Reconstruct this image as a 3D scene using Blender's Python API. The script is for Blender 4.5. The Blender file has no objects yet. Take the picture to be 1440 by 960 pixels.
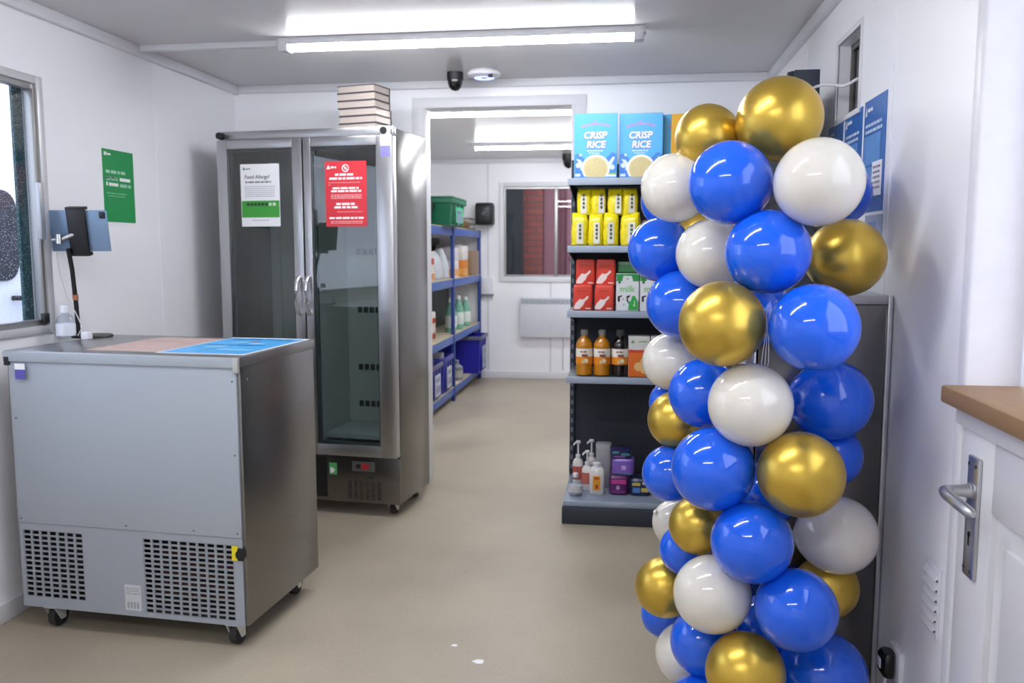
import bpy, bmesh, math, random
from mathutils import Vector, Matrix
random.seed(7)
R = math.radians
scn = bpy.context.scene
C = scn.collection

# ------------------------------------------------------------------ camera, world, exposure
cam_d = bpy.data.cameras.new('camera')
cam_d.sensor_width = 36.0; cam_d.lens = 30.0; cam_d.clip_start = 0.05
cam = bpy.data.objects.new('camera', cam_d); C.objects.link(cam)
cam.location = (0, 0, 1.32); cam.rotation_euler = (R(90 - 6.183), 0, R(7.784))
scn.camera = cam
scn.cycles.diffuse_bounces = 8; scn.cycles.max_bounces = 14; scn.cycles.transparent_max_bounces = 16
cam_d.dof.use_dof = True; cam_d.dof.focus_distance = 2.3; cam_d.dof.aperture_fstop = 5.0

w = bpy.data.worlds.new('overcast_sky'); scn.world = w; w.use_nodes = True
wb = w.node_tree.nodes['Background']
wb.inputs[0].default_value = (0.80, 0.85, 1.0, 1); wb.inputs[1].default_value = 1.6
vs = scn.view_settings
vs.view_transform = 'Standard'; vs.look = 'None'; vs.exposure = 1.05; vs.gamma = 1.0; vs.use_curve_mapping = False
TUBE = 33.0      # emission of the strip lights

# ------------------------------------------------------------------ materials
def lin(hx):
    hx = hx.lstrip('#'); o = []
    for i in (0, 2, 4):
        c = int(hx[i:i+2], 16) / 255
        o.append(c / 12.92 if c <= .04045 else ((c + .055) / 1.055) ** 2.4)
    return o
MC = {}
def M(hx, rough=.5, metal=0.0, amt=.06, scale=18, bump=0.0, coat=0.0, stretch=None, rvar=.05, spec=.5):
    key = (hx, rough, metal, amt, scale, bump, coat, stretch, rvar, spec)
    if key in MC: return MC[key]
    m = bpy.data.materials.new('paint_' + hx.lstrip('#')); m.use_nodes = True
    nt = m.node_tree; N = nt.nodes; L = nt.links; b = N['Principled BSDF']
    c = lin(hx)
    tc = N.new('ShaderNodeTexCoord'); mp = N.new('ShaderNodeMapping'); nz = N.new('ShaderNodeTexNoise')
    if stretch: mp.inputs['Scale'].default_value = stretch
    nz.inputs['Scale'].default_value = scale; nz.inputs['Detail'].default_value = 3
    L.new(tc.outputs['Object'], mp.inputs[0]); L.new(mp.outputs[0], nz.inputs['Vector'])
    mx = N.new('ShaderNodeMix'); mx.data_type = 'RGBA'
    mx.inputs[6].default_value = [x * (1 - amt) for x in c] + [1]
    mx.inputs[7].default_value = [min(1, x * (1 + amt)) for x in c] + [1]
    L.new(nz.outputs[0], mx.inputs[0]); L.new(mx.outputs[2], b.inputs['Base Color'])
    mr = N.new('ShaderNodeMapRange'); mr.inputs[3].default_value = max(.02, rough - rvar); mr.inputs[4].default_value = rough + rvar
    L.new(nz.outputs[0], mr.inputs[0]); L.new(mr.outputs[0], b.inputs['Roughness'])
    b.inputs['Metallic'].default_value = metal; b.inputs['Coat Weight'].default_value = coat
    b.inputs['Coat Roughness'].default_value = .08
    b.inputs['Specular IOR Level'].default_value = spec
    if bump:
        bp = N.new('ShaderNodeBump'); bp.inputs['Strength'].default_value = bump; bp.inputs['Distance'].default_value = .004
        L.new(nz.outputs[0], bp.inputs['Height']); L.new(bp.outputs[0], b.inputs['Normal'])
    MC[key] = m; return m
def emit(name, col, st):
    m = bpy.data.materials.new(name); m.use_nodes = True; nt = m.node_tree
    nt.nodes.remove(nt.nodes['Principled BSDF'])
    e = nt.nodes.new('ShaderNodeEmission'); e.inputs[0].default_value = (*col, 1); e.inputs[1].default_value = st
    nt.links.new(e.outputs[0], nt.nodes['Material Output'].inputs[0]); return m
def glass(name, tint, ior=1.45, rough=0.0, drops=False):
    m = bpy.data.materials.new(name); m.use_nodes = True; nt = m.node_tree; N = nt.nodes; L = nt.links
    N.remove(N['Principled BSDF'])
    t = N.new('ShaderNodeBsdfTransparent'); t.inputs[0].default_value = (*tint, 1)
    g = N.new('ShaderNodeBsdfGlossy'); g.inputs['Roughness'].default_value = rough
    fr = N.new('ShaderNodeFresnel'); fr.inputs[0].default_value = ior
    ge = N.new('ShaderNodeNewGeometry'); sb = N.new('ShaderNodeMath'); sb.operation = 'SUBTRACT'; sb.inputs[0].default_value = 1; L.new(ge.outputs['Backfacing'], sb.inputs[1])
    mu = N.new('ShaderNodeMath'); mu.operation = 'MULTIPLY'; L.new(fr.outputs[0], mu.inputs[0]); L.new(sb.outputs[0], mu.inputs[1])
    mx = N.new('ShaderNodeMixShader'); L.new(mu.outputs[0], mx.inputs[0]); L.new(t.outputs[0], mx.inputs[1]); L.new(g.outputs[0], mx.inputs[2])
    out = mx
    if drops:
        vo = N.new('ShaderNodeTexVoronoi'); vo.inputs['Scale'].default_value = 130
        tc = N.new('ShaderNodeTexCoord'); L.new(tc.outputs['Object'], vo.inputs['Vector'])
        lt = N.new('ShaderNodeMath'); lt.operation = 'LESS_THAN'; lt.inputs[1].default_value = .17; L.new(vo.outputs['Distance'], lt.inputs[0])
        ml = N.new('ShaderNodeMath'); ml.operation = 'MULTIPLY'; ml.inputs[1].default_value = .45; L.new(lt.outputs[0], ml.inputs[0])
        d = N.new('ShaderNodeBsdfTranslucent'); d.inputs[0].default_value = (.9, .92, 1, 1)
        m2 = N.new('ShaderNodeMixShader'); L.new(ml.outputs[0], m2.inputs[0]); L.new(mx.outputs[0], m2.inputs[1]); L.new(d.outputs[0], m2.inputs[2]); out = m2
    L.new(out.outputs[0], N['Material Output'].inputs[0]); return m

WHITE = M('#E4E4EA', .42, amt=.025, scale=1.5)
WALL = M('#F6F6FA', .38, amt=.015, scale=1.2)
TRIM = M('#E0E0E4', .4, amt=.02)
STEEL = M('#7A7876', .25, 1.0, amt=.05, scale=6, stretch=(1, 1, 60))
STEEL_L = M('#B9B9BC', .33, 1.0, amt=.04, scale=6, stretch=(60, 60, 1))
CHROME = M('#C9C9CC', .22, 1.0, amt=.03)
ALU = M('#A9A9A8', .4, .85, amt=.04)
GREYP = M('#A3ABB4', .45, .0, amt=.03, scale=3)
BLACK = M('#141416', .5, amt=.1)
BLACKG = M('#0C0C0E', .2, amt=.05)
RUBBER = M('#2B2B2C', .7)
PAPER = M('#F1F1F4', .6, amt=.015)
INKW = M('#F4F4F4', .6, amt=.01)
INK = M('#3A3F46', .6)
INKL = M('#A8ABB4', .6)
SLATE = M('#3D4450', .5, amt=.05)
SLATE_D = M('#2D323D', .6, amt=.05)
SLATE_L = M('#98A3B4', .4, amt=.03)
BLUEM = M('#26418F', .4, amt=.05)
BLUEB = M('#3F5FA8', .4, amt=.05)
CHIP = M('#B9AE96', .75, amt=.12, scale=60)

# ------------------------------------------------------------------ mesh helpers
class B:
    def __init__(s): s.bm = bmesh.new()
    def box(s, x0, y0, z0, x1, y1, z1, bev=0, seg=2):
        vs_ = [s.bm.verts.new((x, y, z)) for z in (z0, z1) for y in (y0, y1) for x in (x0, x1)]
        fs = [s.bm.faces.new([vs_[i] for i in f]) for f in ((0,2,3,1),(4,5,7,6),(0,1,5,4),(2,6,7,3),(0,4,6,2),(1,3,7,5))]
        if bev:
            ed = list({e for f in fs for e in f.edges})
            bmesh.ops.bevel(s.bm, geom=ed, offset=bev, segments=seg, profile=.5, affect='EDGES')
        return s
    def rings(s, rs, closed=False, cap=True):
        prev = None; first = None
        for r in rs:
            cur = [s.bm.verts.new(p) for p in r]
            if prev:
                n = len(cur)
                for i in range(n): s.bm.faces.new((prev[i], prev[(i+1) % n], cur[(i+1) % n], cur[i]))
            else: first = cur
            prev = cur
        if closed:
            n = len(prev)
            for i in range(n): s.bm.faces.new((prev[i], prev[(i+1) % n], first[(i+1) % n], first[i]))
        elif cap:
            s.bm.faces.new(list(reversed(first))); s.bm.faces.new(prev)
        return s
    def tube(s, pts, r, n=10):
        pts = [Vector(p) for p in pts]; rr = r if isinstance(r, (list, tuple)) else [r] * len(pts)
        rs = []; ref = None
        for i, p in enumerate(pts):
            d = (pts[min(i+1, len(pts)-1)] - pts[max(i-1, 0)]).normalized()
            if ref is None: ref = Vector((0, 0, 1)) if abs(d.z) < .9 else Vector((1, 0, 0))
            a = ref.cross(d).normalized(); b = d.cross(a).normalized()
            rs.append([p + (a * math.cos(2*math.pi*k/n) + b * math.sin(2*math.pi*k/n)) * rr[i] for k in range(n)])
        return s.rings(rs)
    def cyl(s, p0, p1, r0, r1=None, n=20): return s.tube([p0, p1], [r0, r0 if r1 is None else r1], n)
    def lathe(s, prof, c=(0, 0, 0), n=24):
        return s.rings([[(c[0] + r*math.cos(2*math.pi*k/n), c[1] + r*math.sin(2*math.pi*k/n), c[2] + z) for k in range(n)] for r, z in prof])
    def loft(s, rs, n=24):
        # rs: (cx, cy, z, a, b, e): superellipse rings
        out = []
        for cx, cy, z, a, b, e in rs:
            ring = []
            for k in range(n):
                t = 2*math.pi*(k+.5)/n; ct, st = math.cos(t), math.sin(t)
                ring.append((cx + a*math.copysign(abs(ct)**(2/e), ct), cy + b*math.copysign(abs(st)**(2/e), st), z))
            out.append(ring)
        return s.rings(out)
    def prism(s, poly, axis, a, b):
        def P(p, t): return {'x': (t, p[0], p[1]), 'y': (p[0], t, p[1]), 'z': (p[0], p[1], t)}[axis]
        return s.rings([[P(p, a) for p in poly], [P(p, b) for p in poly]])
    def poly(s, pts): s.bm.faces.new([s.bm.verts.new(p) for p in pts]); return s
    def mesh(s, name, mat, ang=38):
        bmesh.ops.recalc_face_normals(s.bm, faces=s.bm.faces)
        me = bpy.data.meshes.new(name); s.bm.to_mesh(me); s.bm.free()
        me.materials.append(mat)
        me.polygons.foreach_set('use_smooth', [True] * len(me.polygons)); me.set_sharp_from_angle(angle=R(ang)); return me
    def obj(s, name, mat, parent=None, ang=38, stuff=False, label=None):
        o = bpy.data.objects.new(name, s.mesh(name, mat, ang)); C.objects.link(o)
        if parent: o.parent = parent
        if stuff: o['kind'] = 'stuff'
        if label: o['label'] = label
        return o

def thing(name, label, cat, loc=(0, 0, 0), rz=0, group=None):
    o = bpy.data.objects.new(name, None); C.objects.link(o); o.empty_display_size = .05
    o.location = loc; o.rotation_euler = (0, 0, R(rz)); o['label'] = label; o['category'] = cat
    if group: o['group'] = group
    return o
def tag(o, label, cat, group=None):
    o['label'] = label; o['category'] = cat
    if group: o['group'] = group
    return o
def struct(o, label=None, cat=None):
    o['kind'] = 'structure'
    if label: o['label'] = label
    if cat: o['category'] = cat
    return o
def sthing(name, label, cat, loc=(0, 0, 0), rz=0):
    return struct(thing(name, label, cat, loc, rz))
def dup(root, loc, rz=0, label=None, group=None):
    r = root.copy(); C.objects.link(r); r.location = loc; r.rotation_euler = (0, 0, R(rz))
    if label: r['label'] = label
    if group: r['group'] = group
    for ch in list(root.children):
        c = ch.copy(); C.objects.link(c); c.parent = r
        for g in list(ch.children):
            d = g.copy(); C.objects.link(d); d.parent = c
    return r
# flat print: a frame is origin + right + up (local to the parent); the print lies a hair proud of its surface
def fr(o, u, v):
    o, u, v = Vector(o), Vector(u).normalized(), Vector(v).normalized(); return (o, u, v, u.cross(v))
def ink(name, F, rects, mat, parent, off=.0006):
    o, u, v, n = F; b = B()
    for r in rects:
        pts = [(r[0], r[1]), (r[2], r[1]), (r[2], r[3]), (r[0], r[3])] if len(r) == 4 and not isinstance(r[0], tuple) else r
        b.poly([o + u*x + v*y + n*off for x, y in pts])
    return b.obj(name, mat, parent, stuff=len(rects) > 1)
def sheet(name, F, w_, h_, t, mat, parent=None):
    o, u, v, n = F
    b = B(); b.rings([[o + u*x + v*y + n*q for x, y in ((0, 0), (w_, 0), (w_, h_), (0, h_))] for q in (0, t)])
    return b.obj(name, mat, parent)
def disc(cx, cy, r, n=24, ry=None, a0=0, a1=360):
    ry = ry or r
    return [(cx + r*math.cos(R(a0 + (a1-a0)*k/n)), cy + ry*math.sin(R(a0 + (a1-a0)*k/n))) for k in range(n)]
def ring2(cx, cy, r, rw, n=20):
    out = []
    for k in range(n):
        a, b_ = R(360*k/n), R(360*(k+1)/n)
        out.append([(cx+r*math.cos(a), cy+r*math.sin(a)), (cx+r*math.cos(b_), cy+r*math.sin(b_)), (cx+(r-rw)*math.cos(b_), cy+(r-rw)*math.sin(b_)), (cx+(r-rw)*math.cos(a), cy+(r-rw)*math.sin(a))])
    return out
def words(x0, x1, y, hgt, seed, center=False, fill=1.0):
    rn = random.Random(seed); out = []; W = (x1-x0)*fill; x = x0 + ((x1-x0)-W)/2 if center else x0; end = x + W
    while x < end - hgt*.6:
        l = min(end - x, hgt*rn.uniform(1.3, 4.2)); out.append((x, y, x+l, y+hgt)); x += l + hgt*.55
    return out
def text(name, s, F, x, y, size, mat, parent, off=.0007, align='LEFT', shear=0, bold=0, vertical=False):
    cu = bpy.data.curves.new(name, 'FONT'); cu.body = s; cu.size = size; cu.align_x = align; cu.shear = shear; cu.offset = bold
    cu.resolution_u = 3
    t = bpy.data.objects.new(name, cu); C.objects.link(t); bpy.context.view_layer.update()
    me = bpy.data.meshes.new_from_object(t.evaluated_get(bpy.context.evaluated_depsgraph_get()))
    bpy.data.objects.remove(t); bpy.data.curves.remove(cu)
    o, u, v, n = F
    mt = Matrix(((u.x, v.x, n.x, 0), (u.y, v.y, n.y, 0), (u.z, v.z, n.z, 0), (0, 0, 0, 1)))
    if vertical: loc = Matrix.Rotation(R(90), 4, 'Z')
    else: loc = Matrix.Identity(4)
    me.transform(Matrix.Translation(o + u*x + v*y + n*off) @ mt @ loc)
    me.materials.clear(); me.materials.append(mat); me.name = name
    ob = bpy.data.objects.new(name, me); C.objects.link(ob); ob.parent = parent; return ob

# ------------------------------------------------------------------ room shell (a portable cabin, 2.9 m wide)
XL, XR, YB, YF, Y0, H = -2.19, .713, 4.62, 8.60, -1.6, 2.216
def floor_mat():
    m = bpy.data.materials.new('beige_vinyl'); m.use_nodes = True; nt = m.node_tree; N = nt.nodes; L = nt.links; b = N['Principled BSDF']
    tc = N.new('ShaderNodeTexCoord'); n1 = N.new('ShaderNodeTexNoise'); n1.inputs['Scale'].default_value = 1.3; n1.inputs['Detail'].default_value = 6
    n2 = N.new('ShaderNodeTexNoise'); n2.inputs['Scale'].default_value = 90; n2.inputs['Detail'].default_value = 2
    L.new(tc.outputs['Object'], n1.inputs['Vector']); L.new(tc.outputs['Object'], n2.inputs['Vector'])
    cr = N.new('ShaderNodeValToRGB'); e = cr.color_ramp.elements
    e[0].position = .30; e[0].color = (*lin('#9E9280'), 1); e[1].position = .62; e[1].color = (*lin('#B2A792'), 1)
    L.new(n1.outputs[0], cr.inputs[0])
    mx = N.new('ShaderNodeMix'); mx.data_type = 'RGBA'; mx.blend_type = 'MULTIPLY'; mx.inputs[0].default_value = .25
    c2 = N.new('ShaderNodeValToRGB'); c2.color_ramp.elements[0].position = .35; c2.color_ramp.elements[0].color = (.78, .76, .74, 1); c2.color_ramp.elements[1].position = .6
    L.new(n2.outputs[0], c2.inputs[0]); L.new(cr.outputs[0], mx.inputs[6]); L.new(c2.outputs[0], mx.inputs[7]); L.new(mx.outputs[2], b.inputs['Base Color'])
    mr = N.new('ShaderNodeMapRange'); mr.inputs[3].default_value = .32; mr.inputs[4].default_value = .55
    L.new(n1.outputs[0], mr.inputs[0]); L.new(mr.outputs[0], b.inputs['Roughness'])
    bp = N.new('ShaderNodeBump'); bp.inputs['Strength'].default_value = .05; bp.inputs['Distance'].default_value = .002
    L.new(n2.outputs[0], bp.inputs['Height']); L.new(bp.outputs[0], b.inputs['Normal'])
    return m
struct(B().box(XL-.1, Y0-.1, -.08, XR+.1, YF+.1, 0).obj('floor', floor_mat()), 'scuffed beige vinyl floor running through both rooms', 'floor')
CEIL = M('#D6D4D6', .2, amt=.02, scale=2.5, rvar=.01, spec=.07)
struct(B().box(XL-.1, Y0-.1, H, XR+.1, YF+.1, H+.08).obj('ceiling', CEIL), 'glossy pale grey cabin ceiling', 'ceiling')
# left wall with window opening
wy0, wy1, wz0, wz1 = 1.75, 2.965, 1.035, 1.925
b = B(); b.box(XL-.05, Y0-.1, 0, XL, wy0, H).box(XL-.05, wy1, 0, XL, YF+.1, H).box(XL-.05, wy0, 0, XL, wy1, wz0).box(XL-.05, wy0, wz1, XL, wy1, H)
wl = struct(b.obj('wall_left', WALL), 'white panelled wall with the van window and green poster', 'wall')
for y in (3.79, 5.0, 6.2, 7.4): B().box(XL, y-.006, 0, XL+.0012, y+.006, H).obj('joint_strip', WALL, wl)
# right wall: small window, doorway with stable door
ry0, ry1, rz0, rz1 = 2.885, 3.185, 1.765, 2.02
dy0, dy1 = .98, 1.885
b = B(); b.box(XR, Y0-.1, 0, XR+.1, dy0-.02, H).box(XR, dy0-.02, 2.12, XR+.1, dy1+.02, H).box(XR, dy1+.02, 0, XR+.1, ry0, H)
b.box(XR, ry1, 0, XR+.1, YF+.1, H).box(XR, ry0, 0, XR+.1, ry1, rz0).box(XR, ry0, rz1, XR+.1, ry1, H)
wr = struct(b.obj('wall_right', WALL), 'white panelled wall behind the balloons with posters and small window', 'wall')
for y in (2.53, 3.75, 5.6, 7.2): B().box(XR-.0025, y-.008, 0, XR, y+.008, H).obj('joint_strip', WALL, wr)
# partition with wide opening
ox0, ox1, oz = -1.112, -.30, 2.075
b = B(); b.box(XL, YB, 0, ox0, YB+.09, H).box(ox1, YB, 0, XR, YB+.09, H).box(ox0, YB, oz, ox1, YB+.09, H)
wb_ = struct(b.obj('wall_back', WALL), 'white partition wall behind the tall fridge, with the opening', 'wall')
b = B(); b.box(ox0-.065, YB-.012, 0, ox0, YB, oz+.055, .003).box(ox1, YB-.012, 0, ox1+.065, YB, oz+.055, .003).box(ox0-.065, YB-.013, oz, ox1+.065, YB-.001, oz+.055, .003)
b.box(ox0-.008, YB-.016, 0, ox0+.012, YB+.09, oz, .004).box(ox1-.012, YB-.016, 0, ox1+.008, YB+.09, oz, .004)
struct(b.obj('trim_1', TRIM), 'white architrave around the opening to the store room', 'trim')
# far wall with window
fx0, fx1, fz0, fz1 = -1.262, -.33, 1.04, 1.94
b = B(); b.box(XL-.1, YF, 0, fx0, YF+.1, H).box(fx1, YF, 0, XR+.1, YF+.1, H).box(fx0, YF, 0, fx1, YF+.1, fz0).box(fx0, YF, fz1, fx1, YF+.1, H)
wf = struct(b.obj('wall_far', WALL), 'white end wall of the store room with window and heater', 'wall')
for x in (-1.42, -.78): B().box(x-.01, YF-.003, 0, x+.01, YF, H if x < -1.3 else fz0-.04, .001, 1).obj('joint_strip', TRIM, wf)
wfr = struct(B().box(XL-.1, Y0-.1, 0, XR+.1, Y0, H).obj('wall_front', WALL), 'white end wall behind the viewer', 'wall')
# coving / skirting
def run(name, x0, y0, x1, y1, z0, z1, label, bev=.004):
    struct(B().box(min(x0, x1), min(y0, y1), z0, max(x0, x1), max(y0, y1), z1, bev).obj(name, TRIM), label, 'trim')
run('trim_2', XL, Y0, XL+.028, YB, H-.045, H, 'white angle trim along the left ceiling edge of the shop')
run('trim_3', XR-.028, Y0, XR, YB, H-.045, H, 'white angle trim along the right ceiling edge of the shop')
run('trim_4', XL+.028, YB-.028, XR-.028, YB, H-.04, H, 'white angle trim along the ceiling above the opening')
run('trim_5', XL, YB+.09, XL+.028, YF, H-.045, H, 'white angle trim along the left ceiling edge of the store room')
run('trim_6', XL+.028, YF-.028, XR-.028, YF, H-.045, H, 'white angle trim along the far ceiling edge of the store room')
run('baseboard_left', XL, Y0, XL+.014, YB-.02, 0, .07, 'white skirting board below the left wall')
run('baseboard_far', XL, YF-.014, XR, YF, 0, .075, 'white skirting board below the store room end wall')
run('baseboard_right', XR-.012, 2.0, XR, YB-.02, 0, .06, 'white skirting board below the right wall')
# ---- left window
PANE = glass('window_glass', (.93, .96, .97), 1.4)
PANE_W = glass('wet_window_glass', (.90, .93, .96), 1.4, drops=True)
w1 = sthing('window_1', 'aluminium framed window with a view of a white van', 'window', (XL, wy0, wz0))
W_, H_ = wy1-wy0, wz1-wz0
b = B(); t = .035
b.box(-.012, -.035, -.03, .012, 0, H_+.03, .003).box(-.012, W_, -.03, .012, W_+.035, H_+.03, .003).box(-.012, 0, -.03, .014, W_, 0, .003).box(-.012, 0, H_, .012, W_, H_+.03, .003)
b.obj('casing', M('#CFCFD2', .4, .3), w1)
b = B(); b.box(-.03, 0, 0, .004, .03, H_, .002).box(-.03, W_-.022, 0, .004, W_, H_, .002).box(-.03, .03, 0, .004, W_-.022, .022, .002).box(-.03, .03, H_-.022, .004, W_-.022, H_, .002)
b.obj('window_frame', ALU, w1)
B().box(.004, W_-.024, .02, .012, W_-.012, H_-.02, .002).obj('slide_rail', M('#8E8A84', .45, .6), w1)
B().box(.004, W_-.032, .32, .024, W_-.006, .53, .004).obj('slide_handle', M('#B0B2B6', .4, .5), w1)
B().box(.003, W_-.04, .005, .022, W_-.01, .045, .004).obj('catch', BLACK, w1)
B().box(-.016, .03, .022, -.012, W_-.022, H_-.022).obj('glass_pane', PANE_W, w1)
B().box(-.062, W_-.05, -.02, -.05, W_+.02, H_+.02, .002).obj('outer_frame', M('#1E4A4C', .6, amt=.25, scale=50), w1)
# ---- right small window
w2 = sthing('window_2', 'small high window above the blue posters with dark glass', 'window', (XR, ry0, rz0))
W_, H_ = ry1-ry0, rz1-rz0
b = B(); b.box(-.006, -.018, -.018, .004, 0, H_+.018, .002).box(-.006, W_, -.018, .004, W_+.018, H_+.018, .002).box(-.006, 0, -.018, .004, W_, 0, .002).box(-.006, 0, H_, .004, W_, H_+.018, .002)
b.obj('casing', TRIM, w2)
b = B(); b.box(.04, 0, 0, .06, .02, H_).box(.04, W_-.02, 0, .06, W_, H_).box(.04, .02, 0, .06, W_-.02, .02).box(.04, .02, H_-.02, .06, W_-.02, H_).box(.038, .17, .02, .06, .185, H_-.02)
b.obj('window_frame', M('#6E6A66', .5, .5), w2)
B().box(.048, .02, .02, .052, W_-.02, H_-.02).obj('glass_pane', glass('dusky_glass', (.25, .27, .29), 1.4), w2)
# ---- store room window
w3 = sthing('window_3', 'store room window looking onto red metal sheeting and brick', 'window', (fx0, YF, fz0))
W_, H_ = fx1-fx0, fz1-fz0
b = B(); b.box(-.045, -.014, -.045, 0, .02, H_+.045, .003).box(W_, -.014, -.045, W_+.045, .02, H_+.045, .003).box(0, -.02, -.05, W_, .02, 0, .003).box(0, -.014, H_, W_, .02, H_+.045, .003)
b.obj('casing', TRIM, w3)
B().box(.515, .01, 0, .545, .05, H_, .003).obj('mullion', ALU, w3)
b = B(); b.box(0, .02, 0, .02, .055, H_).box(W_-.02, .02, 0, W_, .055, H_).box(.02, .02, 0, W_-.02, .055, .02).box(.02, .02, H_-.02, W_-.02, .055, H_); b.obj('window_frame', ALU, w3)
B().box(.02, .035, .02, .515, .04, H_-.02).obj('glass_pane', PANE, w3)
B().box(.545, .035, .02, W_-.02, .04, H_-.02).obj('glass_pane', PANE, w3)
# ---- stable door: lower leaf shut, with wooden ledge; upper leaf swung outwards
DOORW = M('#E2E2E6', .32, amt=.02, scale=2)
d1 = sthing('door_1', 'white lower half of the stable door with silver lever handle', 'door', (.70, dy0, 0))
DL = dy1 - dy0 - .01
b = B(); b.box(0, DL-.16, .03, .045, DL, .985, .003).box(0, .005, .03, .045, .15, .985, .003).box(0, .15, .81, .045, DL-.16, .985, .003).box(0, .15, .03, .045, DL-.16, .22, .003)
b.box(.014, .15, .22, .04, DL-.16, .81)
b.obj('leaf', DOORW, d1)
b = B()
b.box(.004, .2, .27, .02, DL-.21, .76, .008).obj('raised_panel', DOORW, d1)
b = B(); b.box(-.012, -.02, .955, .0, DL+.01, .999, .003).obj('ledge_support', DOORW, d1)
WOOD = M('#8E6E4C', .55, amt=.28, scale=5, stretch=(9, 1, 9), bump=.15)
B().box(-.045, -.05, .999, .30, DL+.012, 1.036, .006).obj('wooden_ledge', WOOD, d1)
PLATE = M('#C2C3C8', .3, .9, amt=.03)
hp = B().box(-.009, DL-.112, .655, .0, DL-.058, .905, .004).obj('handle_plate', PLATE, d1)
b = B()
for z in (.672, .888):
    for y in (-.102, -.068): b.cyl((-.0105, DL+y, z), (-.008, DL+y, z), .004, n=10)
b.obj('screw', M('#5B5B5E', .4, .8), hp)
b = B(); b.cyl((-.0100, DL-.085, .745), (-.0085, DL-.085, .745), .006, n=14).box(-.0100, DL-.088, .722, -.0085, DL-.082, .745); b.obj('keyhole', BLACK, hp)
b = B(); y = DL-.085; z = .835
b.tube([(-.009, y, z), (-.03, y, z), (-.05, y, z), (-.062, y-.01, z), (-.066, y-.03, z), (-.064, y-.08, z-.004), (-.058, y-.125, z-.008), (-.054, y-.135, z-.01)], [.016, .012, .011, .0125, .0125, .0115, .011, .006], 14)
b.cyl((-.014, y, z), (-.009, y, z), .017); b.obj('lever', PLATE, hp)
d2 = sthing('door_2', 'white upper half of the stable door swung outwards', 'door', (XR+.1, dy1-.012, 0))
b = B(); b.box(0, -.04, 1.03, .80, 0, 2.09, .003); b.obj('leaf', DOORW, d2)
b = B(); b.box(.16, -.046, 1.18, .66, -.04, 1.95, .006); b.obj('raised_panel', DOORW, d2)
B().box(.012, -.043, 1.205, .055, -.04, 1.245, .002).obj('latch_plate', M('#D0D0D4', .4), d2)
b = B(); b.box(XR-.012, dy1, 0, XR+.104, dy1+.045, 2.1, .008, 3).box(XR-.012, dy0-.045, 0, XR+.1, dy0, 2.1, .008, 3).box(XR-.012, dy0-.045, 2.1, XR+.1, dy1+.045, 2.145, .008, 3)
struct(b.obj('trim_7', M('#E2E2E8', .4)), 'pale door frame post beside the stable door', 'trim')

# ------------------------------------------------------------------ outside
struct(B().box(-14, -14, -.45, 14, 24, -.35).obj('ground', M('#7C7C7E', .9, amt=.15, scale=4, bump=.2)), 'grey yard outside the cabin', 'ground')
VW = M('#E4E6EC', .3, amt=.02, coat=.4)
van = thing('van', 'white panel van parked outside the left window', 'van', (-3.5, 3.1, -.35))
b = B(); b.prism([(0, .35), (0, 1.75), (-.06, 2.15), (-.2, 2.42), (-1.5, 2.42), (-1.64, 2.15), (-1.7, 1.75), (-1.7, .35)], 'y', -.6, 4.2)
b.obj('body', VW, van)
def rrect(x0, y0, x1, y1, r, n=5):
    out = []
    for cx, cy, a in ((x1-r, y1-r, 0), (x0+r, y1-r, 90), (x0+r, y0+r, 180), (x1-r, y0+r, 270)):
        for k in range(n+1): out.append((cx + r*math.cos(R(a+90*k/n)), cy + r*math.sin(R(a+90*k/n))))
    return out
B().prism(rrect(.35, 1.49, 1.42, 2.0, .11), 'x', -.02, .012).obj('side_window', M('#1A1C24', .15, amt=.4, scale=90), van)
b = B(); b.tube([(.0, 1.36, 1.39), (.05, 1.37, 1.39), (.055, 1.42, 1.39), (.055, 1.52, 1.39), (.0, 1.54, 1.39)], .014, 8); b.obj('door_handle', BLACK, van)
B().box(-.01, -.5, 1.66, .008, 4.1, 1.675).obj('body_crease', M('#B9BCC6', .4), van)
for y in (.2, 3.4):
    b = B(); b.cyl((-.2, y, .33), (.01, y, .33), .33, n=28); wh = b.obj('wheel', RUBBER, van)
    B().cyl((.0, y, .33), (.02, y, .33), .2, n=20).obj('hub_cap', ALU, wh)
# store-room outlook
def brick_mat():
    m = bpy.data.materials.new('red_brick'); m.use_nodes = True; nt = m.node_tree; N = nt.nodes; L = nt.links
    bt = N.new('ShaderNodeTexBrick'); tc = N.new('ShaderNodeTexCoord'); mp = N.new('ShaderNodeMapping'); mp.inputs['Rotation'].default_value = (R(90), 0, 0)
    L.new(tc.outputs['Object'], mp.inputs[0]); L.new(mp.outputs[0], bt.inputs['Vector'])
    bt.inputs['Color1'].default_value = (*lin('#8E463C'), 1); bt.inputs['Color2'].default_value = (*lin('#7E3E38'), 1); bt.inputs['Mortar'].default_value = (*lin('#5E443E'), 1)
    bt.inputs['Scale'].default_value = 1; bt.inputs['Brick Width'].default_value = .22; bt.inputs['Row Height'].default_value = .075; bt.inputs['Mortar Size'].default_value = .008
    L.new(bt.outputs[0], N['Principled BSDF'].inputs['Base Color']); N['Principled BSDF'].inputs['Roughness'].default_value = .9; return m
tag(B().box(-1.38, 10.2, -.4, -1.03, 11.2, 3.2).obj('brick_pier', brick_mat()), 'red brick pier outside the store room window', 'brick pier')
tag(B().box(-1.85, 9.9, -.4, -1.245, 10.15, 3.2, .02).obj('service_cabinet', M('#0E1416', .85)), 'dark green-black metal cabinet outside the store room window', 'cabinet')
ct = thing('shipping_container', 'dark red ribbed metal container outside the store room window', 'container', (-1.02, 10.3, -.4))
MAR = M('#84525A', .6, amt=.12, scale=3)
x = 0.0; pts = []
while x < 2.6:
    pts += [(x, 0), (x+.14, 0), (x+.18, .05), (x+.24, .05)]; x += .28
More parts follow.
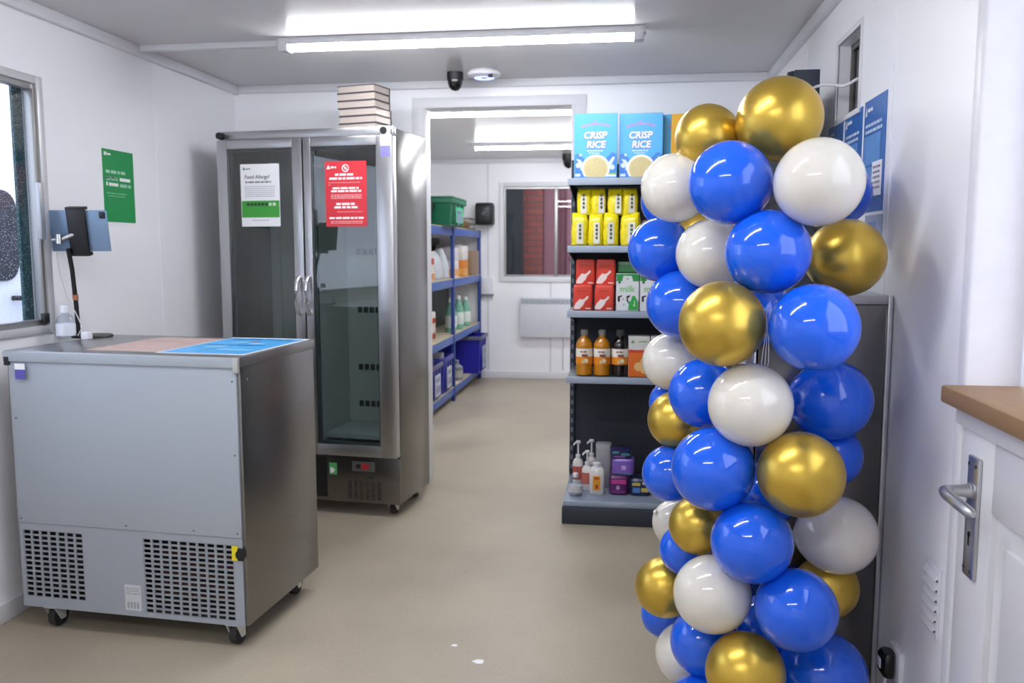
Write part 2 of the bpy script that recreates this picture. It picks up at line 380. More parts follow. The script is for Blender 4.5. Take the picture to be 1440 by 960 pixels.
b = B(); b.prism(pts + [(2.8, .2), (0, .2)], 'z', .1, 2.7); b.obj('side_sheet', MAR, ct)
b = B(); b.box(-.005, -.04, 0, 2.8, .2, .12).box(-.005, -.04, 2.6, 2.8, .2, 2.75); b.obj('rail', MAR, ct)
b = B(); b.cyl((.21, -.03, .1), (.21, -.03, 2.6), .017, n=8); b.obj('lock_bar', M('#5E2E34', .5), ct)
b = B(); b.cyl((.42, -.03, .1), (.42, -.03, 2.6), .017, n=8); b.obj('lock_bar', M('#5E2E34', .5), ct)
b = B(); b.tube([(.42, -.05, 1.45), (.34, -.06, 1.5), (.31, -.06, 1.6), (.36, -.06, 1.72), (.42, -.05, 1.75)], .012, 8); b.obj('lock_handle', M('#5E2E34', .5), ct)

# ------------------------------------------------------------------ strip lights
LIT = emit('lit_diffuser', (.93, .96, 1.0), TUBE)
def strip(y, label, x0=-1.485, x1=.035):
    t = thing('strip_light', label, 'light', (x0, y, H), 0, 'ceiling strip lights')
    L_ = x1 - x0
    b = B(); b.box(-.02, -.028, -.03, L_+.02, .028, 0, .003); b.obj('batten', M('#C6C6CA', .4), t)
    b = B(); b.rings([[(x, .024*math.cos(2*math.pi*k/16), -.034 + .021*math.sin(2*math.pi*k/16)) for k in range(16)] for x in (.025, L_-.025)]); b.obj('diffuser', LIT, t)
    for xx in (-.01, L_-.03):
        b = B(); b.box(xx, -.030, -.058, xx+.04, .030, -.003, .004); b.obj('end_cap', M('#D4D4D8', .4), t)
    return t
strip(3.61, 'lit strip light on the shop ceiling in front of the dome camera')
strip(5.50, 'lit strip light just behind the top of the opening')
strip(7.33, 'lit strip light over the middle of the store room', -1.345, .175)
strip(1.72, 'lit strip light on the ceiling above the stable door')
strip(-.2, 'lit strip light on the ceiling behind the viewer')
tag(B().box(XL+.03, 3.63, H-.026, -1.47, 3.66, H, .003).obj('cable_trunking', TRIM), 'white cable trunking on the ceiling from left wall to strip light', 'trunking')
dc = thing('dome_camera', 'black dome camera on the ceiling above the tall fridge', 'camera', (-.895, 4.40, H))
B().lathe([(.042, 0), (.042, -.035), (.040, -.04)]).obj('housing', BLACK, dc)
B().lathe([(.038, -.04), (.037, -.055), (.031, -.075), (.018, -.088), (.003, -.092)]).obj('dome', BLACKG, dc)
ap = thing('access_point', 'white round ceiling disc with a blue light beside the dome camera', 'access point', (-.738, 4.36, H))
B().lathe([(.055, 0), (.075, -.006), (.085, -.018), (.08, -.03), (.06, -.038), (.002, -.04)], n=32).obj('housing', WHITE, ap)
B().lathe([(.05, -.0385), (.051, -.041), (.046, -.043), (.045, -.0395)], n=32).obj('light_ring', emit('blue_led', (.35, .4, 1.0), 1.2), ap)
b = B(); b.cyl((.04, -.05, -.045), (.04, -.05, -.03), .012, n=12); b.obj('sensor', BLACK, ap)
dc2 = thing('dome_camera', 'black dome camera on the store room ceiling beyond the cereal boxes', 'camera', (-.585, 8.25, H))
B().lathe([(.06, 0), (.06, -.05), (.055, -.06)]).obj('housing', BLACK, dc2)
B().lathe([(.053, -.06), (.05, -.09), (.035, -.12), (.003, -.135)]).obj('dome', BLACKG, dc2)

# ------------------------------------------------------------------ casters
def caster(parent, x, y, r, rz=0, fork=None):
    f = fork or M('#DADAD6', .4, .2)
    cs = bpy.data.objects.new('caster', B().box(x-.022, y-.03, r*2.05, x+.022, y+.03, r*2.35, .003).mesh('caster', f)); C.objects.link(cs); cs.parent = parent
    b = B()
    for s in (-1, 1): b.prism([(y-.026, r*2.1), (y+.026, r*2.1), (y+.006+.02, r*.7), (y+.004, r*.7)], 'x', x+s*.02-.002, x+s*.02+.002)
    b.obj('fork', f, cs)
    B().cyl((x-.013, y+.015, r), (x+.013, y+.015, r), r, n=20).obj('wheel', RUBBER, cs)

# ------------------------------------------------------------------ tall double door fridge
FW = .92; hw = FW/2
ct_, st_ = math.cos(R(6)), math.sin(R(6))
fx, fy = -1.10 - hw*ct_, 3.965 + hw*st_
fg = thing('display_fridge', 'tall stainless steel fridge with two glass doors', 'fridge', (fx, fy, 0), -6)
D = .45
LINER = M('#B4BCB8', .45, .3, amt=.05)
B().box(hw-.022, .028, .065, hw, D, 1.885, .003).obj('side_panel', STEEL, fg)
B().box(-hw, .028, .065, -hw+.022, D, 1.885, .003).obj('side_panel', STEEL, fg)
B().box(-hw+.022, D-.02, .3, hw-.022, D, 1.865).obj('back_panel', LINER, fg)
B().box(-hw+.022, .028, 1.862, hw-.022, D-.02, 1.885, .002).obj('top_panel', STEEL_L, fg)
B().box(-hw+.022, .03, .285, hw-.022, D-.02, .305).obj('cabinet_floor', LINER, fg)
B().box(-.012, .10, .305, .012, D-.02, 1.862).obj('divider', LINER, fg)
tb = B().box(-hw, -.004, 1.85, hw, .03, 1.893, .006).obj('top_bezel', STEEL_L, fg)
for x in (-hw+.02, hw-.04): B().cyl((x, -.036, 1.870), (x, -.002, 1.870), .017, n=16).obj('cap', BLACK, tb)
pl = B().box(-hw+.0, .012, .065, hw, .03, .298, .003).obj('plinth', STEEL, fg)
B().box(.0, .0095, .085, .072, .013, .288).obj('opening', BLACK, pl)
ink('energy_sticker', fr((.085, .0115, .2), (1, 0, 0), (0, 0, 1)), [(0, 0, .042, .06)], M('#57B36C', .5), pl)
ink('sticker_arrow', fr((.085, .0111, .2), (1, 0, 0), (0, 0, 1)), [[(.005, .008), (.02, .008), (.032, .022), (.02, .036), (.005, .036)]], PAPER, pl)
cp = B().box(.21, .005, .225, .33, .014, .275, .003).obj('control_panel', M('#6F6F70', .4, .6), pl)
B().box(.262, .003, .238, .30, .006, .264, .001).obj('display', M('#B32428', .3), cp)
B().box(.232, .003, .240, .256, .006, .262, .001).obj('switch', BLACK, cp)
for x in (.235, .29): B().box(x, .008, .188, x+.026, .0125, .214, .002).obj('vent_cap', M('#3B3937', .5), pl)
b = B()
for i in range(6):
    for j in range(9):
        b.box(.185+i*.031, .0105, .083+j*.0105, .185+i*.031+.021, .0125, .083+j*.0105+.005)
b.obj('vent_slots', M('#2E2C2B', .6), pl, stuff=True)
for x in (-hw+.07, hw-.06):
    for y in (.07, D-.08): caster(fg, x, y, .029)
# shelf supports inside (dark slotted plates on back)
for z in (.47, .67, .98, 1.29):
    b = B()
    for k in range(4): b.box(.07+k*.034, D-.026, z, .07+k*.034+.024, D-.019, z+.032, .002)
    b.obj('shelf_clip', M('#22282A', .6), fg)
b = B()
for k in range(2): b.box(-.38+k*.085, D-.035, .32, -.374+k*.085, D-.02, 1.84)
b.obj('shelf_rail', M('#AEB8B6', .4, .4), fg)
for z in (.36,):
    B().box(.02, .12, z, hw-.03, D-.03, z+.03, .003).obj('shelf', M('#AEB6B8', .35, .3), fg)
DGL = glass('fridge_glass', (.84, .88, .87), 1.9)
def fdoor(x0, x1, gx0, gx1, hx):
    d = bpy.data.objects.new('door', None); C.objects.link(d); d.parent = fg
    z0, z1, g0, g1 = .308, 1.848, .362, 1.805
    B().box(x0, -.028, z0, gx0, .022, z1, .003).obj('stile', STEEL_L, d)
    B().box(gx1, -.028, z0, x1, .022, z1, .003).obj('stile', STEEL_L, d)
    B().box(gx0, -.027, z0, gx1, .022, g0, .002).obj('rail', STEEL_L, d)
    B().box(gx0, -.027, g1, gx1, .022, z1, .002).obj('rail', STEEL_L, d)
    B().box(gx0, -.014, g0, gx1, -.008, g1).obj('glass_pane', DGL, d)
    b = B()
    for a, c in (((gx0, g0), (gx0+.012, g1)), ((gx1-.012, g0), (gx1, g1)), ((gx0, g0), (gx1, g0+.012)), ((gx0, g1-.012), (gx1, g1))): b.box(a[0], -.006, a[1], c[0], .012, c[1])
    b.obj('gasket', M('#3A4246', .6), d)
    b = B(); b.tube([(hx, -.027, 1.185), (hx, -.045, 1.18), (hx, -.06, 1.16), (hx, -.066, 1.12), (hx, -.066, 1.06), (hx, -.06, 1.03), (hx, -.045, 1.01), (hx, -.027, 1.005)], .0105, 12)
    b.obj('handle', M('#D8D8DC', .3, .8), d)
fdoor(-hw, -.004, -.405, -.055, -.028)
fdoor(.004, hw, .043, .378, .022)
ink('maker_plate', fr((.27, -.0275, 1.822), (1, 0, 0), (0, 0, 1)), [(0, 0, .06, .012)], M('#8A9494', .4), fg)
ink('purple_sticker', fr((.405, -.0285, 1.75), (1, 0, 0), (0, 0, 1)), [(0, 0, .045, .05)], M('#7D78C8', .5), fg)
ink('white_sticker', fr((.403, -.0286, 1.80), (1, 0, 0), (0, 0, 1)), [(0, 0, .05, .09)], PAPER, fg)

def fpos(x, y, z): return (fx + x*ct_ + y*st_, fy - x*st_ + y*ct_, z)
def poster(name, label, w_, h_, loc, rz, mat, facing):
    # facing: 'front' sheet in local XZ looking to -Y
    t = thing(name, label, 'poster', loc, rz)
    F = fr((-w_/2, 0, 0), (1, 0, 0), (0, 0, 1))
    sheet('sheet', F, w_, h_, .0012, mat, t)
    return t, fr((-w_/2, -.0012, 0), (1, 0, 0), (0, 0, 1))
# notices stuck on the doors (A4)
t, F = poster('notice', 'white and green food allergy notice on the left fridge door', .21, .302, fpos(-.235, -.0145, 1.43), -6, PAPER, 'front')
ink('green_band', F, [(.003, .044, .207, .125)], M('#3F9E3C', .55), t)
text('heading', 'Food Allergy?', F, .022, .232, .0245, M('#4A505C', .6), t, bold=.0004, shear=.1)
ink('subheading', F, words(.025, .165, .211, .008, 1), M('#7C808C', .6), t)
ink('body_text', F, sum([words(.022, .185, .192 - k*.0095, .003, 10+k) for k in range(6)], []), INKL, t)
ink('logo', F, [[(.012, .274), (.02, .29), (.028, .274)]] + words(.03, .055, .276, .006, 4), M('#5D7F72', .6), t)
ink('pictures', F, [(.03+k*.02, .1, .03+k*.02+.016, .115) for k in range(6)], M('#1E4A22', .6), t, off=.0009)
ink('pictures_light', F, [(.15, .1, .166, .115), (.172, .1, .188, .115)], M('#C9E4C4', .6), t, off=.0012)
ink('footer', F, words(.06, .15, .028, .004, 77), INKL, t)
t, F = poster('notice', 'red warning notice with a prohibition sign on the right fridge door', .212, .308, fpos(.218, -.0145, 1.427), -6, M('#D2303C', .5, amt=.03), 'front')
ink('prohibition_sign', F, ring2(.106, .275, .018, .004) + [[(.094, .285), (.097, .288), (.118, .265), (.115, .262)]], INKW, t)
ink('sign_symbol', F, [(.100, .268, .112, .282)], M('#E7A9A0', .5), t, off=.0004)
ink('logo', F, [[(.008, .272), (.018, .292), (.028, .272)]] + words(.03, .058, .276, .008, 3), INKW, t)
ink('heading', F, words(.052, .155, .240, .010, 21) + words(.022, .19, .222, .010, 22) + words(.038, .172, .177, .009, 23) + words(.03, .185, .163, .009, 24) + words(.055, .15, .102, .010, 25) + words(.045, .168, .086, .010, 26) + words(.018, .195, .036, .009, 27), INKW, t)
ink('body_text', F, words(.016, .18, .206, .003, 31) + words(.016, .03, .196, .003, 32) + sum([words(.028, .188, .147-k*.0075, .0045, 33+k) for k in range(3)], []) + words(.06, .19, .068, .003, 40) + sum([words(.025, .19, .022-k*.008, .0045, 41+k) for k in range(2)], []), M('#EBA5A5', .5), t)

# stack of books on top of the fridge
for k in range(6):
    o = dict(z=1.8931 + k*.0362)
    dx = random.uniform(-.006, .006)
    bk = thing('book', ['dark bound book at the bottom of the stack on the fridge', 'dark bound book second from bottom of the stack on the fridge', 'dark bound book third from bottom of the stack on the fridge', 'dark bound book third from top of the stack on the fridge', 'dark bound book second from top of the stack on the fridge', 'dark bound book on top of the stack on the fridge'][k], 'book', (*fpos(.235+dx, .19, 0)[:2], o['z']), -13 + random.uniform(-2, 2), 'books stacked on the fridge')
    COV = M('#4B464C', .5, amt=.2)
    b = B(); b.box(-.105, -.075, 0, .105, .075, .0035).box(-.105, -.075, .0325, .105, .075, .036).box(-.105, .071, .0035, .105, .075, .0325); b.obj('cover', COV, bk)
    b = B(); b.box(-.101, -.071, .0035, .101, .071, .0325); b.obj('pages', M('#CDBFB6', .35, .35, amt=.2, scale=2, stretch=(1, 1, 200)), bk)

# ------------------------------------------------------------------ low freezer counter
GW, GD, GH = .865, .545, .98
c4, s4 = math.cos(R(4)), math.sin(R(4)); g2 = GW/2
gx, gy = -1.222 - g2*c4, 2.545 + g2*s4
fz = thing('chest_freezer', 'low stainless freezer cabinet with grey back and two vent grilles', 'freezer', (gx, gy, 0), -4)
def gpos(x, y, z): return (gx + x*c4 + y*s4, gy - x*s4 + y*c4, z)
STEEL_F = M('#8A8886', .3, 1.0, amt=.05, scale=6, stretch=(1, 1, 60))
z0 = .085
B().box(g2-.02, .004, z0, g2, GD, GH-.035, .003).obj('side_panel', STEEL_F, fz)
B().box(-g2, .004, z0, -g2+.02, GD, GH-.035, .003).obj('side_panel', STEEL_F, fz)
B().box(-g2+.02, GD-.02, z0, g2-.02, GD, GH-.035, .002).obj('front_panel', STEEL_F, fz)
B().box(-g2+.02, .03, z0, g2-.02, GD-.02, z0+.02).obj('base', M('#3A3A3A', .6), fz)
tp = B().box(-g2-.004, -.006, GH-.035, g2+.004, GD+.006, GH, .004).obj('worktop', M('#9B9A9C', .3, .9, amt=.04, scale=5, stretch=(60, 1, 1)), fz)
B().box(-g2-.004, -.010, GH-.036, g2-.02, -.005, GH-.003, .001).obj('edge_strip', GREYP, tp)
B().box(g2-.02, -.012, GH-.052, g2+.001, .0, GH-.003, .003).obj('corner_cap', M('#B8B8B4', .4, .3), fz)
B().box(-g2, -.012, GH-.05, -g2+.02, .0, GH-.02, .003).obj('hinge_block', BLACK, fz)
B().box(-g2+.012, -.004, .385, g2-.012, .006, GH-.036, .002).obj('back_sheet', GREYP, fz)
# lower back panel with two openings
LG = (-.408, -.172, .12, .36); RG = (.055, .39, .10, .36)
b = B(); x0, x1, y0, y1 = -g2+.012, g2-.012, -.001, .006
b.box(x0, y0, z0, LG[0], y1, .384).box(LG[0], y0, z0, LG[1], y1, LG[2]).box(LG[0], y0, LG[3], LG[1], y1, .384)
b.box(LG[1], y0, z0, RG[0], y1, .384).box(RG[0], y0, z0, RG[1], y1, RG[2]).box(RG[0], y0, RG[3], RG[1], y1, .384).box(RG[1], y0, z0, x1, y1, .384)
b.obj('lower_sheet', M('#9AA0A8', .45, amt=.03), fz)
for (a0, a1, c0, c1), nx, nz in ((LG, 7, 13), (RG, 10, 15)):
    g = B(); cw, ch = (a1-a0)/nx, (c1-c0)/nz
    for i in range(nx+1): g.box(a0+i*cw-.0042, .0, c0, a0+i*cw+.0042, .005, c1)
    for j in range(nz+1): g.box(a0, .0005, c0+j*ch-.003, a1, .0045, c0+j*ch+.003)
    g.obj('grille', M('#8E949A', .45), fz, stuff=True)
    B().box(a0, .05, c0, a1, .055, c1).obj('inner_dark_sheet', M('#17181A', .8, amt=.3), fz)
b = B()
for k in range(5): b.cyl((.1, .04, .16+k*.035), (.38, .04, .16+k*.035), .004, n=6)
b.obj('condenser_pipe', M('#6B3A30', .4, .7), fz)
F = fr((-g2, -.0045, 0), (1, 0, 0), (0, 0, 1))
ink('purple_sticker', F, [(.045, GH-.095, .085, GH-.042)], M('#5A55B0', .5), fz, off=.009)
ink('sticker_top', F, [(.045, GH-.062, .085, GH-.042)], PAPER, fz, off=.0095)
ink('rating_plate', fr((0, -.0012, 0), (1, 0, 0), (0, 0, 1)), [(-.02, .105, .042, .195)], M('#C6C8CC', .5), fz)
ink('rating_text', fr((0, -.0016, 0), (1, 0, 0), (0, 0, 1)), sum([words(-.015, .037, .18-k*.009, .004, 50+k) for k in range(3)], []) + [(-.012+k*.012, .112, -.004+k*.012, .135) for k in range(4)], M('#9A9DA3', .5), fz)
ink('yellow_sticker', fr((0, -.0018, 0), (1, 0, 0), (0, 0, 1)), [(.385, .31, .408, .36)], M('#E6D31E', .5), fz, off=.004)
b = B(); b.cyl((.418, -.012, .332), (.418, 0, .332), .017, n=16).box(.405, -.008, .31, .425, 0, .352, .003); b.obj('lock', BLACK, fz)
b = B()
for x, z in ((g2-.025, .40), (g2-.025, .66), (g2-.025, .90), (-g2+.025, .40), (-g2+.03, .75), (0, .40), (.25, .40)): b.cyl((x, -.006, z), (x, -.003, z), .003, n=8)
b.obj('screw', M('#6B6F74', .4, .7), fz, stuff=True)
for z in (.90, ): B().cyl((g2, .05, z), (g2+.003, .05, z), .006, n=10).obj('rivet', CHROME, fz)
for x in (-g2+.1, g2-.07):
    for y in (.04, GD-.08): caster(fz, x, y, .037)
# prints lying on the freezer top
t = thing('poster', 'blue printed sheet lying on the right of the freezer top', 'poster', gpos(g2-.165, .285, GH+.0003), -4)
sheet('sheet', fr((-.158, -.245, 0), (1, 0, 0), (0, 1, 0)), .316, .49, .001, PAPER, t)
F = fr((-.158, -.245, .001), (1, 0, 0), (0, 1, 0))
ink('blue_print', F, [(.008, .008, .308, .47)], M('#48A8E6', .35, amt=.25, scale=9), t, off=.0004)
ink('pale_figure', F, [disc(.12, .33, .035), disc(.2, .3, .03), disc(.1, .2, .04), (.15, .1, .28, .14)], M('#7FC4EE', .35), t, off=.0008)
ink('pink_mark', F, [disc(.165, .36, .016)], M('#C67FA0', .4), t, off=.0012)
ink('lettering', F, words(.03, .28, .42, .02, 61) + words(.04, .26, .24, .016, 62), M('#1B6CB4', .4), t, off=.001)
t = thing('poster', 'faded peach printed sheet lying in the middle of the freezer top', 'poster', gpos(-.03, .26, GH+.0003), -4)
sheet('sheet', fr((-.14, -.2, 0), (1, 0, 0), (0, 1, 0)), .28, .42, .001, M('#BFA098', .4, amt=.06, scale=7), t)
ink('pale_lettering', fr((-.14, -.2, .001), (1, 0, 0), (0, 1, 0)), words(.03, .25, .3, .02, 63) + words(.03, .22, .2, .02, 64) + words(.03, .25, .12, .02, 65), M('#CBB0A8', .4), t)

# ------------------------------------------------------------------ tablet on stand, sanitiser bottle
ts = thing('tablet_stand', 'tablet in a black clamp stand on the freezer top', 'tablet stand', (-2.07, 3.06, GH))
b = B(); b.lathe([(.074, 0), (.075, .003), (.072, .008), (.02, .011), (.002, .011)], n=32); b.obj('base', M('#2C2A2A', .4, .3), ts)
b = B(); b.tube([(-.055, -.005, .006), (-.056, -.008, .12), (-.05, -.03, .26), (-.04, -.06, .34)], .0085, 12); b.obj('pole', BLACK, ts)
B().cyl((-.0545, -.0115, .145), (-.053, -.016, .165), .0105, n=14).obj('collar', M('#C07A55', .4, .5), ts)
b = B(); b.cyl((-.062, -.07, .375), (-.02, -.05, .395), .009, n=12).cyl((-.065, -.075, .36), (-.065, -.075, .395), .012, n=12).cyl((-.09, -.08, .375), (-.065, -.075, .378), .006, n=10); b.obj('joint', CHROME, ts)
tabm = Matrix.Translation((-.005, -.04, .408)) @ Matrix.Rotation(R(8), 4, 'Z') @ Matrix.Rotation(R(9), 4, 'X')
def tpart(b, name, mat):
    o = b.obj(name, mat, ts); o.matrix_local = tabm; return o
tpart(B().box(-.111, 0, -.078, .111, .008, .078, .003), 'tablet', M('#7F98B4', .35, .4))
tpart(B().box(-.109, .0082, -.076, .109, .0092, .076), 'screen', BLACKG)
tpart(B().box(.083, -.003, .047, .106, .001, .073, .003), 'camera_bump', M('#20242C', .3))
tpart(B().box(-.036, -.018, -.092, .036, -.001, .09, .006).box(-.036, -.018, .08, .036, .016, .092, .003).box(-.036, -.018, -.094, .036, .016, -.08, .003), 'clamp', M('#121214', .45))
b = B(); b.tube([(-.09, -.06, .33), (-.088, -.05, .24), (-.08, -.03, .16), (-.05, -.02, .09), (-.02, -.03, .04), (-.03, -.05, .006)], .0022, 6); b.obj('cable', M('#D5D5DA', .5), ts)
bt = thing('sanitiser_bottle', 'small clear bottle with white cap beside the tablet stand', 'bottle', (-2.117, 2.97, GH))
CLEAR = glass('clear_plastic', (.86, .89, .93), 1.5)
B().lathe([(.0300, 0), (.034, .006), (.034, .065), (.028, .085), (.014, .095), (.014, .1)], n=20).obj('body', CLEAR, bt)
B().lathe([(.0310, .012), (.0347, .014), (.0347, .058), (.031, .06)], n=20).obj('label', M('#DDE2EC', .5), bt)
B().lathe([(.015, .1), (.016, .104), (.015, .125), (.012, .128)], n=16).obj('cap', WHITE, bt)
tag(B().box(-2.048, 2.955, GH, -2.018, 2.985, GH+.028, .003).obj('plug_adapter', WHITE), 'small white plug block on the freezer top by the bottle', 'adapter')

# ------------------------------------------------------------------ green poster on left wall
GRN = M('#1E9350', .5, amt=.04)
t = thing('poster', 'green poster with white lettering on the left wall', 'poster', (XL+.0005, 3.475, 1.435), 90)
F0 = fr((-.113, 0, 0), (1, 0, 0), (0, 0, 1)); sheet('sheet', F0, .226, .305, .0012, GRN, t)
F = fr((-.113, -.0012, 0), (1, 0, 0), (0, 0, 1))
ink('logo', F, [(.012, .278, .03, .292)] + words(.034, .06, .28, .008, 5), INKW, t)
ink('lettering', F, words(.02, .16, .205, .013, 71), M('#A9D8BA', .5), t)
ink('lettering_bold', F, [(.02, .182, .1, .188), (.118, .176, .196, .19), (.02, .152, .03, .168), (.038, .152, .105, .165)], INKW, t)
ink('lettering_light', F, words(.118, .2, .15, .014, 74) + words(.02, .105, .176, .011, 75), M('#9CCBB0', .5), t)
ink('small_print', F, words(.018, .165, .118, .006, 72) + words(.03, .15, .107, .005, 73), M('#7CC096', .5), t)

# ------------------------------------------------------------------ right wall: posters, cable, vent, plug
BLU = M('#2E6FC4', .3, amt=.12, scale=6, coat=.5)
def wposter(label, y0, y1, z0, z1, seed):
    t = thing('poster', label, 'poster', (XR-.0006, (y0+y1)/2, z0), -90, 'blue posters on the right wall')
    w_, h_ = y1-y0, z1-z0
    sheet('sheet', fr((-w_/2, 0, 0), (1, 0, 0), (0, 0, 1)), w_, h_, .0015, BLU, t)
    F = fr((-w_/2, -.0015, 0), (1, 0, 0), (0, 0, 1))
    ink('logo', F, [[(.012, h_-.045), (.022, h_-.015), (.032, h_-.045)]] + words(.036, .09, h_-.035, .01, seed), INKW, t)
    rn = random.Random(seed)
    ink('picture', F, [(.01, h_*.42, w_*.8, h_*.68), (.03, h_*.3, w_*.7, h_*.4)], M('#5C93D6', .35, amt=.35, scale=25), t)
    ink('lettering', F, sum([words(.02, w_*.85, h_*(.76-.055*k), .009, seed+k) for k in range(2)], []) + words(.03, w_*.8, h_*.25, .008, seed+9), M('#C9D8EE', .4), t)
    return t
wposter('blue poster nearest the camera on the right wall', 2.575, 2.805, 1.43, 1.765, 81)
wposter('blue poster in the middle of the three on the right wall', 2.83, 3.045, 1.43, 1.76, 91)
wposter('blue poster farthest from the camera, behind the balloons', 3.075, 3.29, 1.43, 1.752, 101)
t = thing('leaflet', 'small white leaflet stuck over the nearest blue poster', 'leaflet', (XR-.0032, 2.64, 1.475), -90)
sheet('sheet', fr((-.05, 0, 0), (1, 0, 0), (0, 0, 1)), .1, .1, .001, PAPER, t)
ink('lettering', fr((-.05, -.001, 0), (1, 0, 0), (0, 0, 1)), sum([words(.012, .088, .08-k*.015, .007, 111+k) for k in range(5)], []), M('#8E7F96', .5), t)
t = thing('card_holder', 'small clear card holder below the nearest blue poster', 'card holder', (XR-.0006, 2.66, 1.33), -90)
sheet('card', fr((-.09, 0, 0), (1, 0, 0), (0, 0, 1)), .18, .09, .0012, M('#A9B7CE', .3), t)
ink('print', fr((-.09, -.0012, 0), (1, 0, 0), (0, 0, 1)), [(.03, .03, .12, .07)], M('#7C97C4', .4), t)
b = B(); b.tube([(.60, 3.13, 1.86), (.625, 3.11, 1.872), (.65, 3.08, 1.873), (.675, 3.04, 1.862), (.69, 3.0, 1.852), (.70, 2.96, 1.852), (.712, 2.93, 1.86), (.75, 2.92, 1.87), (.80, 2.92, 1.87)], .005, 8)
tag(b.obj('cable', M('#E8E8EC', .45)), 'white cable running from the dark upright to the small window', 'cable')
t = thing('wall_vent', 'white louvred vent low on the right wall beside the stable door', 'vent', (XR, 2.03, .43), -90)
B().box(-.05, -.005, 0, .05, 0, .165, .003).obj('plate', WHITE, t)
for k in range(6):
    b = B(); zz = .02 + k*.024
    b.prism([(-.005, zz), (-.013, zz-.004), (-.013, zz-.002), (-.005, zz+.012)], 'x', -.04, .04); b.obj('louvre', WHITE, t)
    B().box(-.04, -.0056, zz-.007, .04, -.0048, zz-.002).obj('slot', BLACK, t)
t = thing('wall_socket', 'white wall socket with a black plug on the right wall', 'socket', (XR, 2.235, .25), -90)
B().box(-.043, -.016, -.043, .043, 0, .043, .005).obj('face_plate', WHITE, t)
b = B(); b.loft([(0, -.03, -.034, .024, .014, 3), (0, -.034, -.02, .03, .018, 3), (0, -.034, .02, .03, .018, 3), (0, -.03, .03, .024, .014, 3)]); b.obj('plug', BLACKG, t)
B().box(-.014, -.0535, -.012, .014, -.051, .014, .001).obj('plug_label', PAPER, t)
b = B(); b.tube([(0, -.034, -.034), (.0, -.036, -.07), (.004, -.03, -.13), (.006, -.018, -.2), (0, -.014, -.235)], .004, 8); b.obj('flex', WHITE, t)

# ------------------------------------------------------------------ shop shelving facing the camera
GX0, GX1 = -.293, .30
gd = thing('shop_shelving', 'slate grey shop shelving unit behind the balloons, facing the room', 'shelving', (0, 4.0, 0))
GB = .56      # local depth of back panel (world y 4.56)
def gond(parent, x0, x1, yb, shelves, ysh, ztop, plinth=True, yfront=0.0):
    bp = B().box(x0+.01, yb, .05, x1-.01, yb+.02, ztop-.02).obj('back_panel', SLATE_D, parent)
    b = B(); n = int((x1-x0-.06)/.03)
    for i in range(n):
        for j in range(int((ztop-.3)/.05)): b.box(x0+.04+i*.03, yb-.0008, .2+j*.05, x0+.046+i*.03, yb+.001, .206+j*.05)
    b.obj('peg_holes', BLACK, bp, stuff=True)
    for x in (x0-.012, x1-.012):
        up = B().box(x, yb-.035, .0, x+.024, yb+.03, ztop, .002).obj('upright', SLATE_D, parent)
        s = B()
        for j in range(int((ztop-.2)/.05)):
            s.box(x-.0006, yb-.025, .14+j*.05, x+.0246, yb-.017, .165+j*.05).box(x+.006, yb-.0356, .14+j*.05, x+.018, yb-.0344, .165+j*.05)
        s.obj('upright_slots', M('#6A7080', .5), up, stuff=True)
    for z in shelves:
        sh = B().box(x0, ysh+.003, z-.012, x1, yb-.03, z, .002).obj('shelf', SLATE, parent)
        B().box(x0-.002, ysh-.001, z-.031, x1+.002, ysh+.006, z+.002, .002).obj('front_edge', SLATE_L, sh)
        for x in (x0+.002, x1-.006): B().prism([(ysh+.02, z-.012), (yb-.03, z-.012), (yb-.03, z-.075), (ysh+.02, z-.03)], 'x', x, x+.004).obj('bracket', SLATE, sh)
    if plinth:
        ps = B().box(x0-.012, yfront, 0, x1+.012, yb-.03, .082, .004).obj('plinth', SLATE_D, parent)
        dk = B().box(x0-.008, yfront+.03, .084, x1+.008, yb-.03, .108, .002).obj('base_shelf', M('#7F8A9B', .4), parent)
        B().box(x0-.008, yfront+.018, .083, x1+.008, yfront+.03, .110, .003).obj('front_edge', SLATE_L, dk)
gond(gd, GX0, GX1, GB, (.70, 1.022, 1.334, 1.653), .12, 1.78)
ZS = (.7022, 1.0242, 1.3362, 1.6552)

